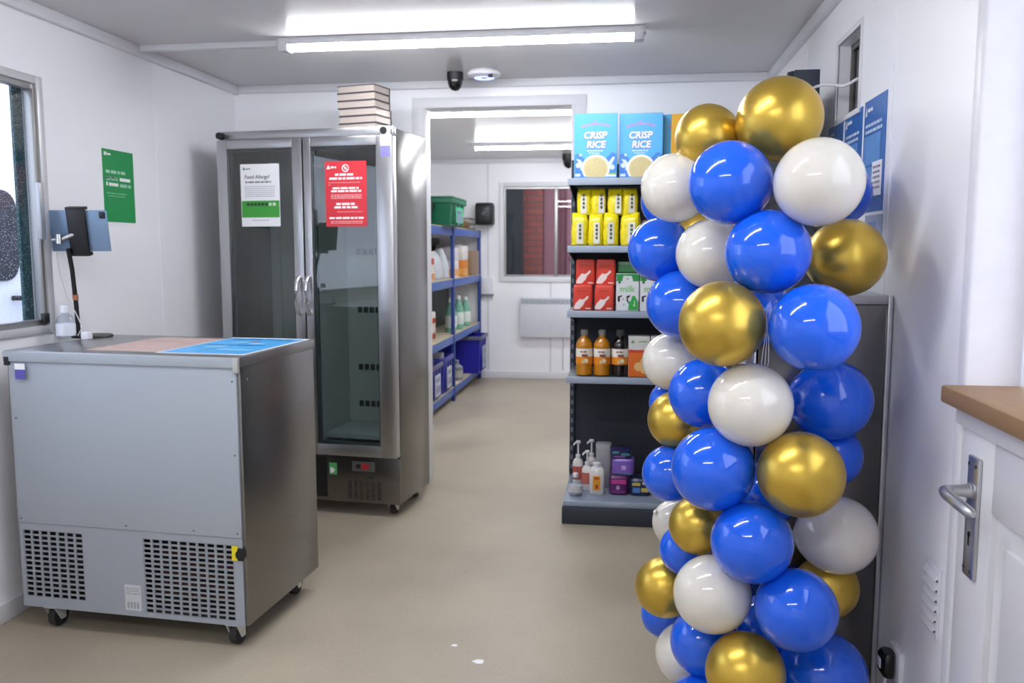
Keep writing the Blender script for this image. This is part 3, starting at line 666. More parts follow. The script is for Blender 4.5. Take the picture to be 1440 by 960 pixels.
# cereal boxes
def cereal(name, label, w_, h_, d_, col, loc, rz=0):
    t = thing(name, label, 'cereal box', loc, rz, 'cereal boxes on the top shelf')
    B().box(-w_/2, 0, 0, w_/2, d_, h_, .0015, 1).obj('carton', M(col, .35, amt=.05, scale=8), t)
    return t, fr((-w_/2, 0, 0), (1, 0, 0), (0, 0, 1))
def rice(label, loc, rz=0):
    w_, h_ = .203, .30
    t, F = cereal('cereal_box', label, w_, h_, .07, '#4FAEE8', loc, rz)
    ink('blue_splash', F, [[(.004, .004), (.05, .004), (.05, .09), (.02, .115), (.004, .11)], [(.15, .004), (.199, .004), (.199, .11), (.18, .12), (.15, .09)]], M('#3C7FD6', .4, amt=.15, scale=60), t)
    ink('milk_splash', F, [[(.01, .09), (.03, .085), (.05, .06), (.045, .03), (.03, .04), (.03, .06)], [(.16, .07), (.185, .1), (.192, .095), (.172, .05), (.165, .04)], (.006, .008, .03, .02), disc(.03, .108, .006), (.15, .006, .198, .016), disc(.02, .06, .012), disc(.18, .05, .012)], M('#D5E6F6', .4), t, off=.0009)
    ink('bowl', F, [[p for p in disc(.103, .045, .066, 40, .064) if p[1] > .003]], M('#EDEBE2', .4), t, off=.0012)
    ink('cereal', F, [[p for p in disc(.103, .043, .056, 40, .055) if p[1] > .003]], M('#CDBE8C', .6, amt=.25, scale=160), t, off=.0015)
    ink('brand_arch', F, [(.034+k*.0152, .236+.010*math.sin(math.pi*k/8.5), .034+k*.0152+.0125, .246+.010*math.sin(math.pi*k/8.5)) for k in range(9)] + [[(.09, .258), (.098, .27), (.106, .258)]], M('#B98FC6', .5) if 'left' in label else M('#C07FA8', .5), t)
    SH = M('#6F8FD6', .4)
    text('title_shadow', 'CRISP', F, .044, .183, .043, SH, t, off=.0007, shear=.12, bold=.0045)
    text('title_shadow', 'RICE', F, .058, .140, .043, SH, t, off=.0007, shear=.12, bold=.0045)
    text('title', 'CRISP', F, .044, .185, .043, INKW, t, off=.0012, shear=.12, bold=.0014)
    text('title', 'RICE', F, .058, .142, .043, INKW, t, off=.0012, shear=.12, bold=.0014)
    ink('strapline', F, words(.06, .135, .124, .006, 7, fill=1) + words(.07, .12, .114, .004, 8), M('#CFE3F4', .4), t)
    ink('green_tag', F, [(.165, .016, .2, .024)], M('#7FBF5A', .5), t, off=.0018)
    return t
rice('sky blue crisp rice cereal box at the left end of the top shelf', (-.165, 4.13, ZS[3]))
rice('sky blue crisp rice cereal box second from the left on the top shelf', (.047, 4.15, ZS[3]), -2)
rice('sky blue crisp rice cereal box third along, mostly behind a gold balloon', (.245, 4.205, ZS[3]))
t, F = cereal('cereal_box', 'yellow cereal box standing in front of the third blue box', .18, .292, .05, '#E0A82E', (.278, 4.14, ZS[3]))
ink('panel', F, [(.03, .1, .15, .2)], M('#F0D27A', .4), t)

# yellow packets (pasta-like pouches) in two rows
def pouch(label, w_, h_, loc, rz, seed, grp):
    rn = random.Random(seed)
    t = thing('food_pouch', label, 'food pouch', loc, rz, grp)
    a = w_/2; d = .04
    rs = []
    for q, fa, fb in ((0, .86, .75), (.02, .97, .95), (.12, 1, 1), (.4, 1, 1), (.7, .97, .97), (.84, .93, .8), (.93, .88, .45), (1.0, .92, .10)):
        rs.append((rn.uniform(-.002, .002), d + .0, q*h_, a*fa, d*fb, 3.6))
    B().loft(rs, 28).obj('pouch', M('#E2D016', .28, amt=.12, scale=30, bump=.6), t)
    F = fr((-a, -.0008, 0), (1, 0, 0), (0, 0, 1)); off = rn.uniform(.28, .52)*w_
    lw = .40*w_
    ink('label', F, [[(off, .02*h_+.006), (off+lw, .02*h_+.006), (off+lw*.95, h_*.70), (off+.05*lw, h_*.70)]], M('#DAD8C6', .4), t, off=.0006)
    x = off + lw*.34
    ink('lettering', F, [(x, .03 + k*.019, x+lw*.36, .03 + k*.019 + .014) for k in range(4)], M('#4A4B34', .5), t, off=.0012)
    return t
ordn = ('leftmost', 'second from the left', 'third from the left', 'rightmost')
xs = (-.238, -.163, -.088, -.005); ws = (.082, .073, .076, .094)
for k in range(4):
    pouch('yellow food pouch, %s in the lower row on the shelf' % ordn[k], ws[k], .158, (xs[k], 4.142, ZS[2]), (2, -3, 4, -14)[k], 200+k, 'yellow pouches on the second shelf')
xs = (-.222, -.149, -.072, .006)
for k in range(4):
    pouch('yellow food pouch, %s in the upper row under the cereal shelf' % ordn[k], .074, .128, (xs[k], 4.165, ZS[2]+.146), (-10, 6, -4, 10)[k], 210+k, 'yellow pouches on the second shelf')
for k, (x, z) in enumerate(((.062, 0), (.066, .062), (.125, 0))):
    t = thing('snack_packet', ('brown snack packet lying beside the yellow pouches', 'orange-brown snack packet on top beside the yellow pouches', 'brown snack packet behind the blue balloon by the yellow pouches')[k], 'packet', (x+.012, 4.2, ZS[2]+z), 0, 'snack packets')
    B().loft([(0, .03, 0, .024, .03, 3), (0, .03, .012, .028, .036, 3), (0, .03, .045, .028, .036, 3), (0, .03, .06, .02, .03, 3)]).obj('wrapper', M(('#A2482A', '#8C4A2A', '#A2482A')[k], .35, amt=.2), t)
    ink('label', fr((-.02, -.007, 0), (1, 0, 0), (0, 0, 1)), [(.005, .018, .035, .04)], M('#C8A05A', .5), t)

# red flour bags 2 x 2
def flour(label, loc, rz=0):
    t = thing('flour_bag', label, 'flour bag', loc, rz, 'red flour bags on the third shelf')
    b = B(); b.loft([(0, .035, 0, .045, .033, 8), (0, .035, .004, .047, .035, 8), (0, .035, .10, .0465, .034, 8), (0, .035, .118, .044, .033, 8), (0, .035, .1225, .042, .03, 7)], 32); b.obj('bag', M('#D8402E', .5, amt=.06, scale=14), t)
    F = fr((-.047, -.0002, 0), (1, 0, 0), (0, 0, 1))
    ink('scoop_picture', F, [[(.003, .006), (.03, .006), (.05, .028), (.055, .042), (.062, .05), (.072, .06), (.073, .068), (.066, .069), (.057, .058), (.05, .054), (.038, .052), (.032, .056), (.012, .034), (.004, .018)]], M('#E9D8D4', .5), t)
    ink('small_print', F, words(.06, .086, .006, .007, 6), M('#E9B4A8', .5), t)
    ink('brand_line', F, words(.02, .07, .092, .005, 9), M('#B8321F', .5), t)
    ink('fold_line', F, [(.003, .108, .091, .1095)], M('#A82A1C', .5), t)
    return t
flour('red flour bag, bottom left of the four', (-.219, 4.14, ZS[1]), 3)
flour('red flour bag, bottom right of the four', (-.118, 4.14, ZS[1]), -3)
flour('red flour bag, top left of the four', (-.210, 4.165, ZS[1]+.123), 0)
flour('red flour bag, top right of the four', (-.112, 4.165, ZS[1]+.123), -2)

# milk cartons
def milk(label, loc, rz=0, dark=False):
    t = thing('milk_carton', label, 'milk carton', loc, rz, 'milk cartons on the third shelf')
    w_, h_ = .108, .178
    B().box(-w_/2, 0, 0, w_/2, .07, h_, .0015, 1).obj('carton', M('#DADCE0', .35, amt=.02), t)
    F = fr((-w_/2, 0, 0), (1, 0, 0), (0, 0, 1))
    ink('green_top', F, [[(.001, .142), (.028, .142), (.034, .168), (.074, .168), (.080, .142), (.107, .142), (.107, .177), (.001, .177)]], M('#1F8A3C', .4), t)
    ink('side_green', fr((-w_/2, .07, 0), (0, -1, 0), (0, 0, 1)), [(.001, .142, .069, .177)], M('#1F8A3C', .4), t)
    text('title', 'milk', F, .018, .092, .042, M('#86C07A', .4), t, bold=.001)
    ink('cow_patch', F, [[(.008, .07), (.03, .076), (.028, .068), (.018, .064), (.02, .05), (.012, .04), (.008, .05)], [(.05, .072), (.07, .076), (.064, .066), (.056, .06), (.06, .045), (.066, .034), (.058, .036), (.05, .05)], [(.034, .03), (.041, .026), (.038, .036)], disc(.016, .136, .006, 8), [(.03, .05), (.036, .056), (.034, .064), (.028, .044)]], BLACK, t)
    ink('green_badge', F, [[(.058, .004), (.105, .004), (.105, .04), (.098, .056), (.09, .072), (.082, .074), (.074, .066), (.072, .05), (.062, .044)]], M('#2AA042', .4), t, off=.001)
    ink('badge_mark', F, [(.086, .02, .09, .05), (.08, .026, .092, .03)], M('#BFE4C2', .4), t, off=.0014)
    ink('crest', F, [[(.046, .15), (.054, .163), (.062, .15)]], M('#C4B0B4', .5), t)
    return t
milk('white and green milk carton in front, next to the red flour bags', (-.006, 4.135, ZS[1]))
milk('white and green milk carton in front, half behind a blue balloon', (.108, 4.135, ZS[1]))
milk('milk carton standing behind the front milk carton', (.0, 4.225, ZS[1]), 0)
def pack(label, x0, x1, y, z0, z1, col):
    t = thing('shrink_pack', label, 'pack', ((x0+x1)/2, y, z0))
    B().box(-(x1-x0)/2, 0, 0, (x1-x0)/2, .07, z1-z0, .004).obj('wrap', M(col, .3, amt=.12, scale=20), t)
    ink('band', fr((-(x1-x0)/2, 0, 0), (1, 0, 0), (0, 0, 1)), [(.004, .005, x1-x0-.004, (z1-z0)*.55)], M('#3F9A55', .4), t)
pack('dark green carton lying on top behind the milk cartons', -.055, .1, 4.22, ZS[1]+.1782, ZS[1]+.236, '#146A30')

# squash bottles
def squash(label, loc, liquid, cap):
    t = thing('squash_bottle', label, 'bottle', loc, 0, 'squash bottles on the fourth shelf')
    B().lathe([(.034, 0), (.040, .004), (.0405, .05), (.0395, .06), (.0395, .13), (.0405, .14), (.040, .155), (.032, .172), (.018, .186), (.0145, .196), (.0145, .2)], n=28).obj('body', liquid, t)
    B().lathe([(.0165, .198), (.0175, .202), (.0175, .222), (.014, .2245)], n=20).obj('cap', cap, t)
    B().lathe([(.0400, .056), (.0412, .057), (.0412, .092), (.0400, .093)], n=28).obj('orange_label', M('#E58A1C', .4, amt=.1), t)
    lb = B().lathe([(.0400, .093), (.0412, .094), (.0412, .132), (.0400, .133)], n=28).obj('white_label', M('#E9E4DA', .4), t)
    ink('label_mark', fr((-.03, -.0425, 0), (1, 0, 0), (0, 0, 1)), words(.012, .05, .116, .006, 3) + [(.02, .095, .05, .106)], M('#8A3E2A', .5), lb)
    ink('label_fruit', fr((-.03, -.0425, 0), (1, 0, 0), (0, 0, 1)), [disc(.04, .075, .011), disc(.028, .07, .008)], M('#E9D8A8', .5), t)
    return t
ORJ = M('#C07C12', .22, amt=.06, coat=.5)
CAPM = M('#8C8C86', .4)
squash('orange squash bottle at the left end of its shelf', (-.213, 4.19, ZS[0]), ORJ, CAPM)
squash('orange squash bottle between another orange and the dark bottle', (-.126, 4.19, ZS[0]), ORJ, CAPM)
squash('dark blackcurrant squash bottle next to the juice carton', (-.038, 4.195, ZS[0]), M('#1E1614', .2, amt=.1, coat=.5), M('#4A4A4A', .4))
def juice(label, x, seed):
    t = thing('juice_carton', label, 'carton', (x, 4.15, ZS[0]), 0, 'juice cartons on the fourth shelf')
    B().box(-.051, 0, 0, .051, .075, .198, .002, 1).obj('carton', M('#D3D0CC', .4, amt=.03), t)
    F = fr((-.051, 0, 0), (1, 0, 0), (0, 0, 1))
    ink('orange_panel', F, [[(.001, .001), (.101, .001), (.101, .13), (.06, .128), (.001, .135)]], M('#DD6A1C', .4, amt=.15), t)
    ink('fruit_picture', F, [disc(.05, .05, .022), disc(.075, .075, .018), disc(.075, .03, .014)], M('#EDBE7A', .4, amt=.2), t, off=.001)
    ink('red_band', F, [(.001, .118, .101, .132)], M('#C23A22', .4), t, off=.0009)
    ink('green_logo', F, [[(.012, .165), (.02, .182), (.03, .165)], (.05, .17, .09, .175)], M('#5E9A5A', .4), t)
juice('orange and white juice carton next to the dark squash bottle', .054, 1)
juice('orange and white juice carton half hidden behind a white balloon', .162, 2)

# base shelf: soaps and packs
BZ = .1085
def pump(label, x, y, hgt, col, lab):
    t = thing('soap_bottle', label, 'soap bottle', (x, y, BZ), 0, 'soap bottles on the base shelf')
    h_ = hgt*.62
    B().loft([(0, 0, 0, .024, .018, 2.6), (0, 0, .005, .027, .02, 2.6), (0, 0, h_*.85, .027, .02, 2.6), (0, 0, h_*.95, .02, .016, 2.3), (0, 0, h_, .011, .011, 2)], 24).obj('body', col, t)
    b = B(); b.lathe([(.012, h_), (.013, h_+.003), (.012, h_+.018), (.0045, h_+.02), (.0045, hgt-.012), (.012, hgt-.012), (.013, hgt-.004), (.01, hgt)], n=16)
    b.tube([(0, 0, hgt-.007), (-.008, -.012, hgt-.007), (-.018, -.028, hgt-.010), (-.021, -.033, hgt-.016)], [.006, .006, .0045, .004], 8); b.obj('pump', WHITE, t)
    B().loft([(0, 0, h_*.25, .0278, .0208, 2.6), (0, 0, h_*.72, .0278, .0208, 2.6)], 24).obj('label', lab, t)
    return t
SOAPW = M('#E2DDDA', .3, coat=.3)
pump('white pump soap bottle with red label, tallest on the left of the base shelf', -.245, 4.30, .235, SOAPW, M('#B5584E', .5, amt=.3, scale=30))
pump('white pump soap bottle with red label, second along the base shelf', -.195, 4.24, .200, SOAPW, M('#C06A5E', .5, amt=.3, scale=30))
pump('white pump soap bottle at the back, behind the orange labelled bottle', -.178, 4.34, .235, SOAPW, M('#A98A86', .5, amt=.2))
t = thing('clear_bottle', 'short clear bottle with pale label at the front of the base shelf', 'bottle', (-.247, 4.12, BZ))
B().loft([(0, 0, 0, .03, .02, 2.6), (0, 0, .004, .033, .023, 2.6), (0, 0, .07, .033, .023, 2.6), (0, 0, .088, .018, .015, 2.2), (0, 0, .095, .012, .012, 2)]).obj('body', CLEAR, t)
B().lathe([(.013, .094), (.014, .098), (.013, .112), (.010, .114)], n=16).obj('cap', WHITE, t)
B().loft([(0, 0, .02, .0336, .0236, 2.6), (0, 0, .055, .0336, .0236, 2.6)]).obj('label', M('#C9C6CC', .5, amt=.2, scale=40), t)
t = thing('lotion_bottle', 'white bottle with orange label on the base shelf', 'bottle', (-.143, 4.17, BZ))
B().loft([(0, 0, 0, .034, .02, 3), (0, 0, .004, .037, .023, 3), (0, 0, .12, .037, .023, 3), (0, 0, .134, .028, .018, 2.6), (0, 0, .138, .02, .014, 2.2)]).obj('body', SOAPW, t)
B().lathe([(.018, .136), (.019, .14), (.018, .156), (.015, .158)], n=18).obj('cap', WHITE, t)
ink('orange_label', fr((-.037, -.0236, 0), (1, 0, 0), (0, 0, 1)), [(.018, .022, .054, .095)], M('#E09A1E', .5), t)
ink('label_mark', fr((-.037, -.024, 0), (1, 0, 0), (0, 0, 1)), [(.024, .078, .048, .088), (.03, .03, .044, .05)], M('#C23A22', .5), t)
t = thing('grey_tub', 'pale grey tall tub behind the orange labelled bottle', 'tub', (-.115, 4.31, BZ))
B().loft([(0, 0, 0, .036, .03, 4), (0, 0, .005, .039, .033, 4), (0, 0, .195, .039, .033, 4), (0, 0, .2, .036, .03, 4)]).obj('body', M('#A9A8AC', .4), t)
B().loft([(0, 0, .2, .04, .034, 4), (0, 0, .222, .04, .034, 4), (0, 0, .226, .036, .03, 4)]).obj('lid', M('#B8B7BA', .4), t)
def soft(label, x0, x1, y, z0, z1, d, col, marks, rz=0):
    t = thing('pad_packet', label, 'packet', ((x0+x1)/2, y, z0), rz, 'packets on the base shelf')
    a = (x1-x0)/2; h_ = z1-z0
    B().loft([(0, d/2, 0, a*.9, d*.44, 5), (0, d/2, h_*.08, a, d*.5, 5), (0, d/2, h_*.88, a, d*.5, 5), (0, d/2, h_, a*.86, d*.42, 5)], 28).obj('wrapper', M(col, .3, amt=.15, scale=30, bump=.3), t)
    for c, rs in marks: ink('print', fr((-a, 0, 0), (1, 0, 0), (0, 0, 1)), [[(p[0]*2*a, p[1]*h_) for p in ((r[0], r[1]), (r[2], r[1]), (r[2], r[3]), (r[0], r[3]))] for r in rs], M(c, .4), t, off=.001)
soft('magenta and purple packet at the bottom of the purple pile', -.083, .012, 4.15, BZ, .205, .12, '#5A1E5E', [('#C23A8C', [(.12, .6, .88, .82)]), ('#B8A0C8', [(.38, .3, .55, .5)]), ('#7A2A78', [(.15, .12, .85, .25)])])
soft('lilac packet in the middle of the purple pile', -.072, .038, 4.17, .2055, .285, .11, '#7C5AB8', [('#B9A3DC', [(.45, .35, .65, .62)]), ('#3E6E8C', [(.06, .04, .9, .12)])], -3)
soft('dark teal packet on top of the purple pile', -.078, .026, 4.18, .2855, .333, .1, '#2C2A54', [('#3F8C9A', [(.1, .55, .4, .8), (.5, .35, .9, .6)]), ('#8A4AA0', [(.2, .15, .7, .32)])], 3)
soft('dark blue packet with yellow print at the right of the base shelf', .018, .122, 4.15, BZ, .192, .12, '#1E2A4E', [('#C9B85A', [(.12, .62, .5, .8), (.55, .25, .9, .5)]), ('#4A7AC0', [(.15, .2, .5, .5)]), ('#D8D4C8', [(.6, .7, .8, .85)])])

# ------------------------------------------------------------------ second shelving along right wall + low steel cabinet (behind the balloons)
g2d = thing('shop_shelving', 'slate grey shelving along the right wall with its upright above the balloons', 'shelving', (XR-.105, 3.14, 0), -90)
gond(g2d, -.78, 0.0, -.03, (.55, .9, 1.25), -.33, 1.93, True, -.36)
B().box(-.012, -.075, .0, .012, -.066, 1.928, .003).obj('end_post', SLATE, g2d)
b = B(); b.box(.0125, -.055, .0, .022, .031, 1.932, .002); b.obj('end_panel', SLATE, g2d)
kc = thing('steel_cabinet', 'low stainless cabinet against the right wall behind the balloons', 'cabinet', (.53, 2.43, 0))
B().box(-.17, 0, .06, .174, .44, 1.17, .004).obj('body', STEEL, kc)
B().box(-.174, -.004, 1.17, .178, .444, 1.195, .003).obj('top', STEEL_L, kc)
B().box(-.187, .01, .09, -.172, .43, 1.15, .004).obj('door', STEEL_L, kc)
b = B(); b.tube([(-.187, .06, 1.05), (-.22, .06, 1.04), (-.22, .06, .86), (-.187, .06, .85)], .007, 10); b.obj('handle', CHROME, kc)
B().box(.168, -.006, .06, .18, .002, 1.195, .002).obj('corner_trim', M('#C4C6CC', .3, .6), kc)
for x in (-.13, .13):
    for y in (.05, .38): B().lathe([(.02, 0), (.02, .01), (.012, .015), (.012, .062)], (x, y, 0), 14).obj('foot', BLACK, kc)

# ------------------------------------------------------------------ store room shelving and its contents
sr = thing('storage_rack', 'blue boltless storage rack along the store room wall', 'rack', (-1.49, 5.9, 0))
RX = -.62
rack_y = (0.25, 1.335, 2.66)
for y in rack_y:
    for x in (-.03, RX): B().box(x, y-.018, 0, x+.03, y+.018, 1.506, .002).obj('post', BLUEM, sr)
    b = B()
    for j in range(28): b.box(-.0005, y-.006, .08+j*.05, .0006, y+.006, .102+j*.05)
    b.obj('post_slots', M('#14235A', .6), sr, stuff=True)
SHZ = (.12, .575, 1.06, 1.50)
for k in range(2):
    ya, yb = rack_y[k]+.018, rack_y[k+1]-.018
    for z in SHZ:
        for x in (-.022, RX+.008): B().box(x, ya, z-.065, x+.014, yb, z, .002).obj('beam', BLUEB, sr)
        B().box(RX+.02, ya, z-.004, -.022, yb, z+.008, .001).obj('shelf_board', CHIP, sr)
        B().box(-.022, ya, z+.0002, -.006, yb, z+.008, .001).obj('board_edge', CHIP, sr)
def wpos(x, y, z): return (-1.49+x, 5.9+y, z)
def crate(name, label, w_, d_, h_, loc, col, rz=0, lidded=False, card=None, rim=None, grp=None):
    t = thing(name, label, 'crate', loc, rz, grp)
    m = M(col, .45, amt=.06, scale=12); b = B(); tk = .006; a, e = w_/2, d_/2; s = .9
    def ring(sa, z): return [(-a*sa, -e*sa, z), (a*sa, -e*sa, z), (a*sa, e*sa, z), (-a*sa, e*sa, z)]
    b.rings([ring(s, 0), ring(1, h_), ring(1-.03, h_), ring(s-.03, tk)])
    b.obj('tub', m, t)
    b = B()
    for r0 in ((-a-.012, -e-.012, a+.012, -e+.004), (-a-.012, e-.004, a+.012, e+.012), (-a-.012, -e, -a+.004, e), (a-.004, -e, a+.012, e)): b.box(r0[0], r0[1], h_-.035, r0[2], r0[3], h_, .003)
    b.obj('rim', M(rim or col, .45, amt=.06), t)
    b = B()
    for q in (-.3, 0, .3): b.box(a*.93, q*d_-.008, .02, a*.98+.008, q*d_+.008, h_-.035, .002)
    b.obj('rib', m, t)
    if lidded: B().box(-a-.014, -e-.014, h_, a+.014, e+.014, h_+.02, .006).obj('lid', m, t)
    if card:
        F = fr((a*.985+.010, -e, 0), (0, 1, 0), (0, 0, 1))
        ink('label_card_lit_side', F, [(d_*.25, h_*.12, d_*.8, h_*.72)], M(card, .5, amt=.1), t)
        ink('card_print', F, [disc(d_*.45, h_*.3, d_*.1), (d_*.35, h_*.5, d_*.7, h_*.62), (d_*.55, h_*.2, d_*.75, h_*.4)], M('#7F86A0', .5), t, off=.0014)
    return t
crate('storage_crate', 'green lidded crate on top of the blue rack', .40, .58, .215, wpos(-.13, 1.18, 1.508), '#0F6A4A', 0, True, '#3FB585')  # pale green card puts the crate's lit side into its colour
crate('storage_crate', 'black crate on the rack top behind the green crate', .36, .28, .16, wpos(-.25, .70, 1.508), '#1C1E20', 0, True)
t = thing('carton', 'small blue and green carton beside the green crate on the rack', 'carton', wpos(-.2, 1.66, 1.508))
B().box(-.12, -.1, 0, .12, .1, .135, .003).obj('body', M('#2A6EA8', .5), t); B().box(-.121, -.101, .1, .121, .101, .136, .003).obj('lid', M('#4C9A86', .5), t)
t = thing('wire_basket', 'brownish wire basket on the right end of the rack top', 'basket', wpos(-.1, 2.2, 1.508))
b = B()
for z in (.004, .05, .1): b.tube([(-.1, -.16, z), (.1, -.16, z), (.1, .16, z), (-.1, .16, z), (-.1, -.16, z)], .004, 6)
for k in range(8):
    y = -.16+k*.32/7
    b.tube([(.1, y, .1), (.1, y, .004), (-.1, y, .004), (-.1, y, .1)], .0025, 6)
b.obj('wires', M('#4A3E34', .5, .4), t)
tag(B().loft([(-1.59, 8.1, 1.516, .06, .11, 3), (-1.59, 8.1, 1.55, .07, .13, 3), (-1.59, 8.1, 1.59, .05, .1, 3)]).obj('packet', M('#8A6A3E', .5, amt=.3)), 'brown packet lying in the wire basket', 'packet')
t = thing('wall_box', 'black box fixed on the end wall above the rack corner', 'box', (-1.435, YF, 1.56))
B().loft([(0, -.1, 0, .085, .095, 5), (0, -.1, .01, .09, .1, 5), (0, -.1, .19, .09, .1, 5), (0, -.1, .215, .08, .085, 5)]).obj('body', M('#111315', .5), t)
B().box(-.06, -.206, .03, .06, -.198, .18, .006).obj('front_panel', M('#2A2C2E', .4), t)
B().box(-.02, -.212, .09, .02, -.204, .12, .003).obj('button', M('#4A4C50', .4), t)
# goods on rack shelves
def tin(label, loc, r, h_, c1, c2, cat='tin'):
    t = thing('food_tin', label, cat, loc, 0, 'tins and jars on the blue rack')
    B().lathe([(r*.95, 0), (r, .004), (r, h_-.004), (r*.95, h_)], n=18).obj('can', M(c1, .4, amt=.05), t)
    B().lathe([(r+.0001, h_*.2), (r+.001, h_*.21), (r+.001, h_*.55), (r+.0001, h_*.56)], n=18).obj('label', M(c2, .45, amt=.2, scale=40), t)
def carton(label, loc, w_, d_, h_, c1, c2=None, rz=0, cat='carton', grp='cartons on the blue rack'):
    t = thing('food_carton', label, cat, loc, rz, grp)
    B().box(-w_/2, -d_/2, 0, w_/2, d_/2, h_, .003).obj('body', M(c1, .5, amt=.06), t)
    if c2:
        ink('front_print', fr((w_/2, -d_/2, 0), (0, 1, 0), (0, 0, 1)), [(.006, h_*.1, d_-.006, h_*.5)], M(c2, .5, amt=.2, scale=30), t)
        ink('end_print', fr((-w_/2, -d_/2, 0), (1, 0, 0), (0, 0, 1)), [(.006, h_*.1, w_-.006, h_*.5)], M(c2, .5, amt=.2, scale=30), t)
# shelf 3 (z 1.05), near bay
z = 1.0682
carton('white and red food carton at the front of the middle shelf, lower of two', wpos(-.1, .62, z), .14, .16, .12, '#D9CDBE', '#D98A2A')
carton('white and red food carton on top of another on the middle shelf', wpos(-.1, .62, z+.1202), .14, .16, .115, '#D8D4D0', '#B8402E')
for k, (y, x) in enumerate(((.82, -.1), (1.0, -.12), (1.18, -.1))):
    t = thing('white_sack', ('white plastic sack beside the red and white cartons', 'white plastic sack in the middle of its bay', 'white plastic sack against the blue centre post')[k], 'sack', wpos(x, y, z), 0, 'white sacks on the middle shelf')
    B().loft([(0, 0, 0, .07, .07, 3), (0, 0, .02, .085, .08, 3), (0, 0, .12, .08, .075, 2.6), (0, 0, .19, .06, .055, 2.4), (0, 0, .215+.02*k, .03, .03, 2)], 20).obj('sack', M('#B9BDC2', .4, amt=.1, bump=.5), t)
# shelf 3 far bay
carton('white carton with orange print beside the blue post, middle shelf', wpos(-.1, 1.56, z), .15, .18, .15, '#D8D4D4', '#D9A25A')
carton('white multipack stacked on the orange printed carton', wpos(-.1, 1.56, z+.1502), .15, .18, .11, '#CFCBD0', None)
carton('orange fronted carton in the middle of the far bay', wpos(-.08, 1.9, z), .14, .24, .15, '#D07A22', '#E0A050')
carton('white and orange carton on top of the orange one', wpos(-.08, 1.9, z+.1502), .14, .24, .13, '#D9D2CC', '#D9D2CC')
carton('plain brown cardboard carton at the end of the middle shelf', wpos(-.07, 2.36, z), .14, .4, .235, '#8A6F55')
carton('white carton lying behind the brown cardboard carton', wpos(-.26, 2.36, z), .2, .34, .3, '#C9C6CA')
carton('large black carton added to darken the back of the near bay, middle shelf', wpos(-.42, .8, z), .2, .95, .36, '#16181A')  # added black box, makes the inside of the rack dark
carton('large dark grey carton added to darken the back of the far bay, middle shelf', wpos(-.46, 1.95, z), .14, 1.1, .36, '#3A3A3E')  # added dark box, covers the bright wall behind this bay
# shelf 2 (z .56)
z = .5832
for k in range(3):
    tin(('white and orange tin nearest the fridge on the lower shelf', 'white and red tin second along the lower shelf', 'white and brown tin third along the lower shelf')[k], wpos(-.08, .52+k*.105, z), .048, .13, ('#C9D0D6', '#D8D2C8', '#C6BAAA')[k], ('#E0962A', '#C0402A', '#8A4A2A')[k])
for k in range(3):
    tin(('white topped tin stacked nearest the fridge', 'orange tin stacked second along', 'dark red tin stacked third along')[k], wpos(-.08, .52+k*.105, z+.1302), .048, .11, ('#D8D4D0', '#D9D2C8', '#D2CCC6')[k], ('#D98A2A', '#E0A02E', '#9A2A24')[k])
for k in range(2):
    carton(('dark green crate-like carton at the back of the lower shelf', 'dark green carton next to the centre post on the lower shelf')[k], wpos(-.34, .75+k*.38, z), .2, .36, .40, '#16301E')
carton('large dark green carton added to darken the shelf behind the green bottles', wpos(-.40, 1.98, z), .2, 1.1, .40, '#28342C')  # added dark box, stands in for the dark back of the shelf
GBOT = M('#2E7A4E', .25, amt=.15, coat=.3)
lbls = ['green topped white carton beside the centre post', 'green and white bottle second in the row', 'green and white bottle third in the row', 'green bottle fourth in the row', 'green and white bottle fifth in the row', 'green bottle at the far end of the row']
for k in range(6):
    t = thing('drink_bottle', lbls[k] + ' on the far lower shelf', 'bottle', wpos(-.07-.03*(k % 2), 1.5+k*.17, z), 0, 'green bottles on the lower shelf')
    hh = (.30, .26, .31, .24, .28, .25)[k]
    B().lathe([(.044, 0), (.05, .006), (.05, hh*.6), (.03, hh*.78), (.02, hh*.86), (.02, hh*.9)], n=18).obj('body', GBOT if k % 2 else M('#6FA890', .35, amt=.1), t)
    B().lathe([(.022, hh*.89), (.022, hh*.98), (.018, hh)], n=14).obj('cap', WHITE if k % 2 == 0 else M('#1F6A3A', .4), t)
    B().lathe([(.0500, hh*.15), (.0512, hh*.16), (.0512, hh*.5), (.0500, hh*.51)], n=18).obj('label', M(('#D5DED8', '#C9DCCF')[k % 2], .5, amt=.2), t)
# bottom shelf (z .10)
z = .1282
crate('storage_crate', 'blue open crate with white label card nearest the fridge', .40, .36, .29, wpos(-.2, .62, z), '#2A2C86', 0, False, '#B8BCD0', '#5A5A7C')
crate('storage_crate', 'blue open crate with pale label card beside the centre post', .40, .34, .30, wpos(-.2, 1.06, z), '#2C2E92', 0, False, '#B9BFC4', '#44469A')
crate('storage_crate', 'tall dark blue crate at the far end of the bottom shelf', .44, .38, .36, wpos(-.13, 2.28, z), '#17179A', 0, False, '#9AA0B8', '#5C5C74')
t = thing('jar', 'small grey jar on the bottom shelf before the tall blue crate', 'jar', wpos(-.06, 1.7, z))
B().lathe([(.05, 0), (.056, .006), (.056, .12), (.03, .14), (.02, .15), (.02, .18), (.015, .185)], n=18).obj('body', M('#7C7C84', .4, amt=.2), t)
B().lathe([(.0560, .03), (.0572, .031), (.0572, .09), (.0560, .091)], n=18).obj('label', M('#A8A49C', .5, amt=.2), t)
